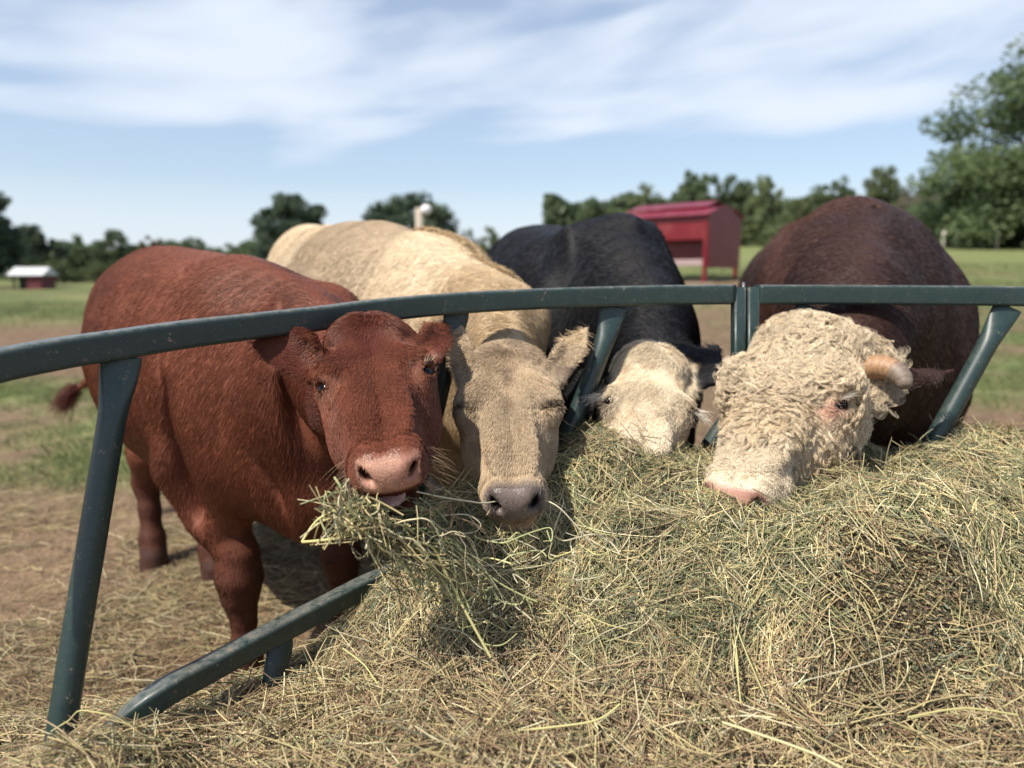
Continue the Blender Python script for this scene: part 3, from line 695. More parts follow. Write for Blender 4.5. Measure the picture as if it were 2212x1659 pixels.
# ------------------------------------------------------------------ black cow, white face
def cow_black():
    poll = P(1411, 770, 1.93); muz = aim(poll, 1384, 1040, .455)
    lat = P(1515, 888, 1.85)-P(1320, 872, 1.86)
    H = Head(poll, muz, lat, size=1.0, wide=.95, mouth=0, socket=True, ears=(
        ((-.09, .06, -.08), (-.22, .06, -.12), (.1, .5, .8), .045, .02),
        ((.092, .05, -.06), (.178, -.150, -.02), None, .046, .016)), poll_bump=.04)
    H.iris = [.02, .01, .01]; H.gaze = {}; H.wy = -.02; H.brow = 0
    body = [(.06, 4.35, 1.02, .14, .18), (.08, 4.2, 1.05, .28, .33), (.14, 3.9, 1.04, .34, .38), (.22, 3.5, .98, .36, .38),
            (.28, 3.1, .955, .335, .39), (.34, 2.8, .95, .27, .385), (.385, 2.58, .93, .22, .34), (.42, 2.42, .88, .155, .26)]
    neck = [(.37, 2.70, 1.02, .20, .30), (.40, 2.45, .97, .165, .25), (.425, 2.25, .93, .135, .20), tuple(H.wor([0, .0, -.125]))+(.088, .098), tuple(H.wor([0, .1, -.125]))+(.080, .075)]
    f = nrm([.16, -1, 0]); l = np.array([1, .16, 0]); R = np.stack([f, l, [0, 0, 1]], 1)
    bul = [((.14, 2.66, .88), (.17, .13, .28), R, .1), ((.54, 2.70, .88), (.17, .11, .28), R, .1), ((.34, 2.85, 1.22), (.24, .12, .12), R, .12),
           ((-.08, 4.0, .9), (.22, .14, .32), R, .12), ((.34, 4.05, .9), (.22, .14, .32), R, .12)]
    bul += [((.20, 2.72, 1.17), (.10, .035, .17), R, .07), ((.50, 2.72, 1.17), (.10, .035, .17), R, .07), ((.34, 3.1, 1.335), (.5, .03, .025), R, .08)]
    legs = [leg((.16, 2.62, 0), (.16, 2.64, .72), (.0, -.02), .13), leg((.58, 2.7, 0), (.56, 2.66, .72), (.0, -.02), .13),
            leg((-.06, 4.05, .03), (-.04, 4.0, .74), (-.0, .06), .16, True), leg((.34, 4.1, .03), (.32, 4.05, .74), (-.0, .06), .16, True)]
    tail = [(np.array([.05, 4.42, 1.25]), .035), (np.array([.04, 4.52, 1.0]), .028), (np.array([.04, 4.52, .55]), .02)]
    def color(p, q):
        c = np.tile([.0075, .0075, .009], (len(p), 1)); c = mixc(c, [.022, .018, .017], np.clip((fbm(p, 4, 5)-.5)*3, 0, 1)*.6)
        inh = (np.abs(q[:, 0]) < .3) & (q[:, 1] > -.09) & (q[:, 1] < .5) & (np.abs(q[:, 2]) < .26)
        x, y, z = q.T; jig = (fbm(q, 18, 3, 2)-.5)*.05
        face = inh*sstep(y+jig, -.045, -.030)*sstep(-np.abs(x)+jig, -.118, -.104)*sstep(z+jig*.5, -.13, -.10)
        fc = np.tile([.64, .54, .39], (len(p), 1)); fc = mixc(fc, [.50, .36, .22], np.clip((fbm(q, 30, 13, 2)-.5)*3, 0, .6)); fc = mixc(fc, [.66, .56, .42], sstep(y, .2, .3)*.6)
        c = c*(1-face[:, None]) + fc*face[:, None]
        e = np.linalg.norm((np.stack([np.abs(x), y, z], 1)-H.eye-[.012, .01, .01]), axis=1)
        c = mixc(c, [.05, .03, .03], np.exp(-(e/.022)**2)*.8*inh)
        return c
    def crest(o, V, T, head, color):
        n = 16000
        def wf(ce, nn):
            q = head.loc(ce); return ((np.abs(q[:, 0]) < .115) & (q[:, 1] > -.05) & (q[:, 1] < .24) & (q[:, 2] > -.07) & ((nn@head.R)[:, 2] > .1))*1.0
        p, nn = sample(V, T, n, wf); q = head.loc(p)
        r = np.stack([q[:, 0]-.02, q[:, 1]-.01, 0*q[:, 0]], 1); r = nrm(r); sw = np.stack([-r[:, 1], r[:, 0], r[:, 2]], 1)
        d = (r + sw*.55*np.exp(-((q[:, 0]-.01)**2+(q[:, 1]-.02)**2)/.05**2)[:, None] + np.array([0, .55, 0]) + (np.stack([fbm(q, 22, 60, 2), fbm(q, 22, 61, 2), 0*r[:, 0]+.5], 1)-.5)*3.2) @ head.R.T
        c = color(p, q)*(.75+.5*fbm(q, 50, 77, 2))[:, None]
        grow('forelock', o, p, nn, d, .028, .15, c, .0006*np.ones(n), 6, .08, wave=.25)
    o, V, T = build_cow('cow', 'black cow with a cream white face, head lowered into the hay between the green bars', H, body, neck, bul, legs, tail, color,
                        [coat(120000, -f + [0, 0, -.1], .024, .0008, head_w=4, lift=.09, jit=.12), crest] if FUR else [], h=.0066)
    if FUR:
        for s in (-1, 1):
            n = 90; e = H.eye*[s, 1, 1] + np.array([s*.014, -.004, .006])
            d = nrm(H.R@np.array([s*.9, .35, .15])); root = H.wor(e)
            tuft(o, root, d, n, .030, .004, [.66, .60, .50], 'eyelashes', .006, .0055)
    return H, o

# ------------------------------------------------------------------ curly faced bull
def cow_bull():
    poll = P(1748, 726, 1.79); muz = aim(poll, 1570, 1064, .53)
    x = np.array([.64, -.24, -.73])           # right, up, away (camera axes)
    lat = x[0]*np.array([1, 0, 0]) + x[1]*np.array([0, sp, cp]) + x[2]*np.array([0, cp, -sp])
    H = Head(poll, muz, lat, size=1.13, wide=1.09, mouth=0, socket=True, ears=(
        ((-.11, .03, -.09), (-.24, .0, -.13), (.1, .5, .8), .045, .02),
        ((.11, .06, -.105), (.245, -.085, -.13), None, .052, .020)), poll_bump=.035, deep=1.12); H.dr = [.85, .12, .5]; H.lid = (.0235, .0115); H.er = .0205
    H.iris = [.035, .045, .06]; H.gaze = {1: nrm([.85, .25, .45])}
    body = [(1.78, 4.7, 1.00, .15, .20), (1.74, 4.5, 1.02, .30, .34), (1.67, 4.2, 1.01, .37, .40), (1.54, 3.7, .98, .39, .43),
            (1.42, 3.2, .97, .385, .44), (1.31, 2.85, .96, .365, .455), (1.21, 2.6, .94, .31, .40), (1.11, 2.40, .90, .21, .31)]
    neck = [(1.20, 2.72, 1.03, .28, .36), (1.08, 2.40, 1.00, .23, .30), (.98, 2.14, .96, .185, .23), tuple(H.wor([.02, .02, -.155]))+(.12, .13), tuple(H.wor([0, .12, -.15]))+(.10, .09)]
    f = nrm([-.14, -1, 0]); l = np.array([1, -.14, 0]); R = np.stack([f, l, [0, 0, 1]], 1)
    bul = [((1.36, 3.4, 1.385), (.6, .04, .03), R, .10), ((1.02, 2.74, .88), (.18, .13, .30), R, .1), ((1.52, 2.70, .86), (.19, .15, .32), R, .1), ((1.32, 2.95, 1.26), (.28, .16, .14), R, .14),
           ((1.48, 4.3, .9), (.25, .16, .34), R, .12), ((1.92, 4.25, .9), (.25, .16, .34), R, .12)]
    tz = lambda x, y: float(terrain(x, y))
    legs = [leg((1.03, 2.68, 0), (1.02, 2.70, .70), (.0, -.02), .15), leg((1.49, 2.64, 0), (1.48, 2.68, .70), (.0, -.02), .15),
            leg((1.50, 4.35, tz(1.50, 4.35)), (1.50, 4.3, .76), (-.0, .06), .18, True), leg((1.90, 4.3, tz(1.90, 4.3)), (1.90, 4.25, .76), (-.0, .06), .18, True)]
    tail = [(np.array([1.80, 4.80, 1.25]), .04), (np.array([1.82, 4.92, 1.0]), .03), (np.array([1.82, 4.92, .6]), .02)]
    def color(p, q):
        c = np.tile([.042, .020, .0155], (len(p), 1))
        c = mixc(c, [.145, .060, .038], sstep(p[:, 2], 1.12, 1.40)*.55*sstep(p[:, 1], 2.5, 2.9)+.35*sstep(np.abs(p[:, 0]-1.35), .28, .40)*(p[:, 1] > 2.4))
        c = mixc(c, [.020, .011, .010], np.clip((fbm(p, 4, 5)-.48)*3, 0, 1)*.6)
        inh = (np.abs(q[:, 0]) < .3) & (q[:, 1] > -.09) & (q[:, 1] < .5) & (np.abs(q[:, 2]) < .26)
        x, y, z = q.T; jig = (fbm(q, 18, 3, 2)-.5)*.04
        face = inh*sstep(y+jig, -.06, -.03)*sstep(-np.abs(x)+jig, -.150, -.135)*np.maximum(sstep(z+jig*.5, -.135, -.115), sstep(y+jig, .20, .24))
        fc = np.tile([.64, .52, .36], (len(p), 1)); fc = mixc(fc, [.52, .39, .24], np.clip((fbm(q, 26, 13, 2)-.5)*3, 0, .6)); fc = mixc(fc, [.60, .51, .38], sstep(y, .27, .40)*.7)
        c = c*(1-face[:, None]) + fc*face[:, None]
        E = H.eye+np.array([.010, .012, .012]); d3 = np.stack([np.abs(x), y, z], 1)-E
        lon = nrm([-.55, .70, .20]); a = d3@lon; b = np.linalg.norm(d3-a[:, None]*lon, axis=1)
        pk = np.exp(-((np.clip(np.abs(a-.018)-.012, 0, 9)/.018)**2+(b/.020)**2))*inh*(x > 0)
        c = mixc(c, [.52, .24, .17], pk*.75)
        c = mixc(c, [.06, .03, .03], np.exp(-((a/.028)**2+(b/.016)**2))*.55*inh)
        pad = inh*sstep(y, .435, .450)*sstep(-np.abs(x), -.072, -.060)*sstep(z, -.088, -.07)*sstep(-z, -.002, .012)
        c = mixc(c, [.40, .215, .165], pad); c = mixc(c, [.22, .10, .08], pad*np.clip((fbm(q, 26, 41, 2)-.45)*4, 0, .8)); ns = np.exp(-(((np.abs(x)/1.15-.0385)/.012)**2+((z+.036)/.022)**2))*pad*sstep(-y, -.465, -.45); c = mixc(c, [.05, .015, .012], np.clip(ns*1.5, 0, 1))
        c = mixc(c, [.55, .45, .40], np.exp(-(np.linalg.norm(q-[.165, .01, -.125], axis=1)/.016)**2)*inh)
        return c
    def curls(o, V, T, head, color):
        n = 4500
        def wf(ce, nn):
            q = head.loc(ce); x, y, z = q.T
            nl = nn@head.R
            inh = (np.abs(x) < .155) & (y > -.06) & (y < .36) & (z > -.20)
            e = np.linalg.norm((np.stack([np.abs(x), y, z], 1)-head.eye-[.0, .015, .005])/np.array([1, 1.25, 1]), axis=1)
            up = sstep(-y, -.27, -.12)
            wt = inh*((e > .043) | (x < 0))*(.25+up)*np.where((z > -.12) | (y > .18), 1, 0)*(nl[:, 2] > -.5)*sstep(-y, -.37, -.30)
            return wt*np.where(facing(ce, nn) > -.3, 1, .1)
        p, nn = sample(V, T, n, wf); q = head.loc(p)
        up = sstep(-q[:, 1], -.27, -.14)
        K = 12; per = 15
        r = nrm(np.stack([q[:, 0]*1.5, q[:, 1]-.06, 0*q[:, 0]], 1)) + np.array([0, .5, 0])
        d = r@head.R.T; d = d - nn*(d*nn).sum(1, keepdims=True); d = nrm(d+rng.normal(0, .35, d.shape)); d = nrm(d - nn*(d*nn).sum(1, keepdims=True)); s = np.cross(nn, d)
        L = (.040+.026*rng.random(n))*(.45+.55*up); turn = np.where(rng.random(n) < .5, -1, 1)*(2.6+4.4*rng.random(n))*(.25+.8*up)
        ts = np.linspace(0, 1, K); base = np.empty((n, K, 3)); pos = p - nn*.001; h0 = .012+.008*rng.random(n)
        for j, t in enumerate(ts):
            an = turn*(t**1.2) + .5*np.sin(t*6+q[:, 0]*90)*up
            if j: pos = pos + (d*np.cos(an)[:, None] + s*np.sin(an)[:, None])*(L*(1.25-.6*t)/(K-1))[:, None]
            base[:, j] = pos + nn*((h0*(.6+.5*up))*np.sin(min(1, t*1.35)*1.9))[:, None]
        allp = []; cc = []
        c0 = color(p, q); c0 = mixc(c0, [.74, .62, .45], (.5*up)); tint = (.74+.44*rng.random((n, 1)))
        for k in range(per):
            off = rng.normal(0, .0020, (n, 1, 3)); sp_ = rng.normal(0, .0012, (n, 1, 3)); sc_ = 1+rng.normal(0, .10, (n, 1, 1))
            allp.append(p[:, None]+(base-p[:, None])*sc_ + off*(1-.45*ts)[None, :, None] + sp_*(ts**2)[None, :, None]*1.3); cc.append(c0*tint*(.82+.36*rng.random((n, 1))))
        strands('curly_hair', np.concatenate(allp), .00038*(1-.5*ts), np.concatenate(cc), M_CURL, o)
        # long straight fringe on the jaw, cheek and muzzle bridge
        n = 26000
        def wf2(ce, nn):
            q = head.loc(ce); x, y, z = q.T
            return ((np.abs(x) < .15) & (y > .10) & (y < .42) & (z > -.22))*np.where(facing(ce, nn) > -.3, 1, .1)*np.where(((np.abs(x) > .03) & (y > .24)) | (z < -.05), 1, .3)*(color(ce, q)[:, 0] > .2)
        p, nn = sample(V, T, n, wf2); q = head.loc(p)
        dl = np.stack([np.sign(q[:, 0])*.6, .5+0*q[:, 0], -.55+0*q[:, 0]], 1) + (np.stack([fbm(q, 30, 60, 2), fbm(q, 30, 61, 2), fbm(q, 30, 62, 2)], 1)-.5)*3.5
        cc = color(p, q)*(.7+.6*fbm(q, 55, 70, 2))[:, None]
        grow('face_hair', o, p, nn, dl@head.R.T, .016, .35, cc, .0006*np.ones(n), 5, .2, wave=.5)
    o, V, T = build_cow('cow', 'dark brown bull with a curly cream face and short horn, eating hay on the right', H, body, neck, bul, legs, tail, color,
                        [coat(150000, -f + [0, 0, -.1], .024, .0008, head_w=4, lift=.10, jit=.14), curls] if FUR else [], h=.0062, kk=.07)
    # horn
    for s, nm in ((1, 1),):
        b = np.array([s*.118, .035, -.045]); pts = [b, b+[s*.032, .0, .006], b+[s*.056, .008, .004], b+[s*.074, .022, -.002], b+[s*.082, .040, -.010]]
        cu = catmull(pts, 8); rr = np.interp(np.linspace(0, 1, len(cu)), [0, .4, .75, .93, 1], [.025, .0235, .019, .013, .004])
        V_, F_ = pipe(H.wor(cu), rr*H.s, 20, cap=True)
        t = np.repeat(np.linspace(0, 1, len(cu)), 20); t = np.r_[t, [0, 1]]
        col = mixc(np.tile([.33, .19, .10], (len(t), 1)), [.19, .145, .11], sstep(t, .4, .6)); col *= (.72+.34*fbm(V_, 150, 3, 2)+.22*(np.sin(t*60+2*fbm(V_, 60, 5, 2)) > .6))[:, None]
        new_mesh('horn', V_, F_, M_HORN, o, True, col)
    lashes(o, H, [.75, .70, .62], 60, .026, (1,), .9)
    whiskers(o, H, [.6, .5, .4], 40)
    return H, o

def pipe(path, r, n=16, cap=True, twist=None, flat=None):
    path = np.asarray(path, float); m = len(path); r = np.broadcast_to(r, (m,)) if np.ndim(r) < 2 else r
    tg = nrm(np.gradient(path, axis=0)); up = np.array([0, 0, 1.0]) if abs(tg[0][2]) < .9 else np.array([0, 1.0, 0])
    V = []; u = nrm(np.cross(tg[0], up))
    for i in range(m):
        u = nrm(u - tg[i]*(u@tg[i])); v = np.cross(u, tg[i])
        for j in range(n):
            a = 2*math.pi*j/n; V.append(path[i] + (u*math.cos(a)+v*math.sin(a))*r[i])
    F = []
    for i in range(m-1):
        for j in range(n): F.append((i*n+j, i*n+(j+1) % n, (i+1)*n+(j+1) % n, (i+1)*n+j))
    if cap:
        V.append(path[0]); V.append(path[-1]); a, b = len(V)-2, len(V)-1
        for j in range(n): F.append((a, (j+1) % n, j)); F.append((b, (m-1)*n+j, (m-1)*n+(j+1) % n))
    return np.array(V), F
M_HORN = mat_attr('horn', .38, .45, noise=.15, nscale=120, bump=.5, bscale=350)
# ------------------------------------------------------------------ green ring feeder
def paint_mat():
    m, t, b = mat_base('green_paint')
    g = N(t, 'ShaderNodeNewGeometry')
    n1 = N(t, 'ShaderNodeTexNoise', ins={'Scale': 55, 'Detail': 8, 'Roughness': .75}); t.links.new(g.outputs['Position'], n1.inputs['Vector'])
    n2 = N(t, 'ShaderNodeTexNoise', ins={'Scale': 9, 'Detail': 4}); t.links.new(g.outputs['Position'], n2.inputs['Vector'])
    n3 = N(t, 'ShaderNodeTexNoise', ins={'Scale': 300, 'Detail': 2}); t.links.new(g.outputs['Position'], n3.inputs['Vector'])
    scr = N(t, 'ShaderNodeMapRange', ins={1: .625, 2: .66}); t.links.new(n1.outputs[0], scr.inputs[0])
    sep = N(t, 'ShaderNodeSeparateXYZ'); t.links.new(g.outputs['Normal'], sep.inputs[0])
    top_light_dust = N(t, 'ShaderNodeMapRange', ins={1: .35, 2: .95, 3: .05, 4: .6}); t.links.new(sep.outputs[2], top_light_dust.inputs[0])  # pale dust on upward faces, strengthened to paint a sunlit top edge
    d2 = N(t, 'ShaderNodeMapRange', ins={1: .35, 2: .7}); t.links.new(n1.outputs[0], d2.inputs[0])
    dm = N(t, 'ShaderNodeMath', operation='MULTIPLY'); t.links.new(top_light_dust.outputs[0], dm.inputs[0]); t.links.new(d2.outputs[0], dm.inputs[1])
    spk = N(t, 'ShaderNodeMapRange', ins={1: .71, 2: .76}); t.links.new(n3.outputs[0], spk.inputs[0])
    c1 = N(t, 'ShaderNodeMix', data_type='RGBA'); c1.inputs[6].default_value = (.007, .023, .023, 1); c1.inputs[7].default_value = (.012, .036, .034, 1); t.links.new(n2.outputs[0], c1.inputs[0])
    c2 = N(t, 'ShaderNodeMix', data_type='RGBA'); t.links.new(dm.outputs[0], c2.inputs[0]); t.links.new(c1.outputs[2], c2.inputs[6]); c2.inputs[7].default_value = (.30, .28, .24, 1)
    c3 = N(t, 'ShaderNodeMix', data_type='RGBA'); t.links.new(scr.outputs[0], c3.inputs[0]); t.links.new(c2.outputs[2], c3.inputs[6]); c3.inputs[7].default_value = (.20, .15, .11, 1)
    c4 = N(t, 'ShaderNodeMix', data_type='RGBA'); t.links.new(spk.outputs[0], c4.inputs[0]); t.links.new(c3.outputs[2], c4.inputs[6]); c4.inputs[7].default_value = (.30, .27, .20, 1)
    t.links.new(c4.outputs[2], b.inputs['Base Color'])
    rr = N(t, 'ShaderNodeMapRange', ins={3: .32, 4: .52}); t.links.new(n2.outputs[0], rr.inputs[0]); t.links.new(rr.outputs[0], b.inputs['Roughness'])
    bu = N(t, 'ShaderNodeBump', ins={'Strength': .12, 'Distance': .002}); t.links.new(n1.outputs[0], bu.inputs['Height']); t.links.new(bu.outputs[0], b.inputs['Normal'])
    b.inputs['Coat Weight'].default_value = .15
    return m
def rrect(w, h, r, n=4):
    o = []
    for cx, cy, a0 in ((w/2-r, h/2-r, 0), (-w/2+r, h/2-r, 90), (-w/2+r, -h/2+r, 180), (w/2-r, -h/2+r, 270)):
        for k in range(n+1):
            a = math.radians(a0+90*k/n); o.append((cx+r*math.cos(a), cy+r*math.sin(a)))
    return o
def sweep(path, prof, up=(0, 0, 1)):
    """profile (lateral, vertical) swept along a path with end caps"""
    path = np.asarray(path, float); tg = nrm(np.gradient(path, axis=0)); n = len(prof); V = []
    for i, p in enumerate(path):
        u = nrm(np.cross(tg[i], up)); v = np.cross(u, tg[i]); pf = prof[i] if isinstance(prof, list) and isinstance(prof[0], list) else prof
        n = len(pf)
        for a, b in pf: V.append(p+u*a+v*b)
    m = len(path); F = [(i*n+j, (i+1)*n+j, (i+1)*n+(j+1) % n, i*n+(j+1) % n) for i in range(m-1) for j in range(n)]
    F.append(tuple(range(n))); F.append(tuple(range((m-1)*n+n-1, (m-1)*n-1, -1)))
    return np.array(V), F
def flat_pipe(path, r, f0=.16, f1=None, face=(0, -1, 0), fl=.055):
    """round pipe whose top end is squashed flat (and bottom end too when f1)"""
    path = catmull(path, 8); m = len(path); s = np.r_[0, np.cumsum(np.linalg.norm(np.diff(path, axis=0), axis=1))]; tg = nrm(np.gradient(path, axis=0))
    V = []; n = 28
    for i in range(m):
        w_ = np.asarray(face, float); w_ = nrm(w_-tg[i]*(w_@tg[i])); u = np.cross(tg[i], w_)
        k = 1-sstep(s[i], .0, fl*2.2)
        if f1: k = max(k, 1-sstep(s[-1]-s[i], 0, fl*2.2))
        a = r*(1+.42*k); b = r*(1-.80*k)
        for j in range(n):
            t = 2*math.pi*j/n; V.append(path[i]+u*math.cos(t)*a+w_*math.sin(t)*b)
    F = [(i*n+j, i*n+(j+1) % n, (i+1)*n+(j+1) % n, (i+1)*n+j) for i in range(m-1) for j in range(n)]
    F.append(tuple(range(n-1, -1, -1))); F.append(tuple(range((m-1)*n, m*n)))
    return np.array(V), F
def feeder():
    M = paint_mat()
    root = empty('hay_feeder', P(1606, 1100, 1.9)*[1, 1, .2], 'dark green tubular steel hay ring with slanted bars around the hay', 'hay feeder')
    prof = rrect(.047, .050, .008)
    a = catmull([P(*q) for q in ((-420, 900, .95), (-60, 803, 1.11), (120, 765, 1.20), (250, 745, 1.27), (400, 722, 1.36), (540, 705, 1.45), (700, 686, 1.56), (830, 669, 1.65), (1000, 654, 1.75), (1200, 644, 1.83), (1400, 638, 1.88), (1583, 636, 1.90))], 10)
    b = catmull([P(*q) for q in ((1632, 636.5, 1.90), (1800, 636.5, 1.90), (2000, 638, 1.885), (2212, 640, 1.86), (2420, 646, 1.78))], 10)
    def wn(o): o.modifiers.new('weighted', 'WEIGHTED_NORMAL'); return o
    V, F = sweep(a, prof); wn(new_mesh('top_rail', V, F, M, root))
    V, F = sweep(b, prof); wn(new_mesh('top_rail', V, F, M, root))
    lo = catmull([P(318, 1521, 1.25)+[-.10, -.03, -.09]]+[P(*q) for q in ((330, 1514, 1.255), (450, 1446, 1.34), (600, 1365, 1.46), (700, 1313, 1.545), (800, 1262, 1.63), (920, 1215, 1.72), (1100, 1170, 1.83), (1300, 1140, 1.90), (1583, 1130, 1.94))], 8)
    V, F = sweep(lo, rrect(.040, .044, .009)); wn(new_mesh('bottom_rail', V, F, M, root))
    lo2 = catmull([P(*q) for q in ((1632, 1130, 1.94), (1900, 1130, 1.93), (2200, 1135, 1.88), (2420, 1150, 1.8))], 6)
    V, F = sweep(lo2, rrect(.044, .046, .014)); new_mesh('bottom_rail', V, F, M, root)
    def bar(pts, r, face, f1=None):
        V, F = flat_pipe([P(*q) for q in pts], r, face=face, f1=f1); new_mesh('diagonal_bar', V, F, M, root)
    bar(((263, 768, 1.275), (251, 850, 1.272), (205, 1130, 1.25), (160, 1400, 1.225), (122, 1650, 1.20)), .0225, (.45, -.9, 0))
    bar(((986, 672, 1.765), (982, 700, 1.768), (950, 850, 1.79), (905, 1030, 1.8), (870, 1170, 1.8)), .0215, (.2, -1, 0))
    bar(((1326, 660, 1.868), (1310, 725, 1.868), (1260, 860, 1.86), (1216, 965, 1.855), (1150, 1140, 1.85)), .0235, (0, -1, 0))
    bar(((1748, 660, 1.908), (1722, 720, 1.91), (1640, 830, 1.92), (1545, 945, 1.93), (1470, 1090, 1.93)), .0235, (-.1, -1, 0))
    bar(((2178, 662, 1.865), (2150, 712, 1.868), (2080, 840, 1.875), (2013, 960, 1.88), (1930, 1110, 1.89)), .0235, (-.3, -1, 0))
    bar(((602, 1378, 1.468), (603, 1410, 1.465), (594, 1450, 1.455), (580, 1530, 1.44)), .019, (.5, -.85, 0))
    for x in (1594, 1623):
        V, F = sweep([P(x, 640 if x < 1600 else 640, 1.90)+[0, 0, .022], P(x, 800, 1.905), P(x-2, 980, 1.91), P(x-4, 1150, 1.93)], rrect(.030, .040, .006), up=(0, 1, 0)); wn(new_mesh('end_post', V, F, M, root))
    for py in (608, 612): pass
    V, F = sweep([P(1606, 610, 1.888), P(1606, 640, 1.888), P(1606, 700, 1.89)], rrect(.006, .010, .002), up=(0, 1, 0)); new_mesh('hinge_pin', V, F, mat_plain('bare_steel', (.30, .29, .28), .4, .5, .8), root)
    return root

# ------------------------------------------------------------------ hay and straw
def pal(n, w_):
    cols = np.array([[.58, .47, .21], [.46, .38, .18], [.29, .29, .13], [.15, .175, .08], [.17, .185, .12], [.42, .30, .16], [.27, .17, .095], [.68, .60, .36], [.08, .065, .04]])
    w_ = np.asarray(w_, float); cols = (cols*.90+cols.mean(1, keepdims=True)*.10)*.86; return cols[rng.choice(len(cols), n, p=w_/w_.sum())]*(.8+.4*rng.random((n, 1)))
def scatter_strands(name, XY, hfun, L, rad, cols, mat=None, parent=None, k=6, lift=(0, .02), curve=.5, out=0, bias=None, tilt=.15, follow=True, ang=None):
    n = len(XY); e = .012
    z = hfun(XY[:, 0], XY[:, 1]); zx = (hfun(XY[:, 0]+e, XY[:, 1])-z)/e; zy = (hfun(XY[:, 0], XY[:, 1]+e)-z)/e
    nn = nrm(np.stack([-zx, -zy, np.ones(n)], 1)); p = np.stack([XY[:, 0], XY[:, 1], z], 1) + nn*rng.uniform(lift[0], lift[1], n)[:, None]
    th = rng.random(n)*2*math.pi if ang is None else ang
    d = np.stack([np.cos(th), np.sin(th), np.zeros(n)], 1); d = nrm(d-nn*(d*nn).sum(1, keepdims=True)); s = np.cross(nn, d)
    d = nrm(d + nn*rng.normal(out, tilt, (n, 1)))
    L = np.broadcast_to(L, (n,))[:, None]; cv = rng.normal(0, curve, (n, 1)); cz = rng.normal(-.1, curve*.4, (n, 1)); wob = rng.normal(0, .06, (n, k, 3))
    ts = np.linspace(-.5, .5, k); pts = np.empty((n, k, 3))
    for j, t in enumerate(ts):
        pts[:, j] = p + d*L*t + s*L*cv*(t*t-.08) + nn*L*cz*(t*t-.08) + wob[:, j]*L*.35
    return strands(name, pts, np.asarray(rad).reshape(-1, 1)*np.ones((1, k)), cols, mat or M_STRAW, parent)
def multi(name, sets, parent=None, mat=None):
    """join several strand sets of the same point count into one curves object"""
    Ps, Rs, Cs = zip(*sets); k = Ps[0].shape[1]
    return strands(name, np.concatenate(Ps), np.concatenate(Rs), np.concatenate(Cs), mat or M_STRAW, parent)

class Set(list): pass
def make(XY, hfun, L, rad, cols, k=6, lift=(0, .02), curve=.5, out=0., tilt=.15, ang=None, wob_=.35):
    n = len(XY); e = .012
    z = hfun(XY[:, 0], XY[:, 1]); zx = (hfun(XY[:, 0]+e, XY[:, 1])-z)/e; zy = (hfun(XY[:, 0], XY[:, 1]+e)-z)/e
    nn = nrm(np.stack([-zx, -zy, np.ones(n)], 1)); p = np.stack([XY[:, 0], XY[:, 1], z], 1) + nn*rng.uniform(lift[0], lift[1], n)[:, None]
    th = rng.random(n)*2*math.pi if ang is None else ang
    d = np.stack([np.cos(th), np.sin(th), np.zeros(n)], 1); d = nrm(d-nn*(d*nn).sum(1, keepdims=True)+1e-6); s = np.cross(nn, d)
    d = nrm(d + nn*rng.normal(out, tilt, (n, 1)))
    L = np.broadcast_to(L, (n,))[:, None]; cv = rng.normal(0, curve, (n, 1)); cz = rng.normal(-.05, curve*.35, (n, 1)); wob = rng.normal(0, .06, (n, k, 3))
    ts = np.linspace(-.5, .5, k); pts = np.empty((n, k, 3))
    for j, t in enumerate(ts):
        pts[:, j] = p + d*L*t + s*L*cv*(t*t-.08) + nn*L*cz*(t*t-.08) + wob[:, j]*L*wob_
    tp = np.interp(np.linspace(0, 1, k), [0, .1, .8, 1], [.8, 1, .9, .4])
    r = (np.broadcast_to(rad, (n,)).reshape(-1, 1)*tp[None])
    return pts, r, np.asarray(cols)
def in_cow(pts): return None

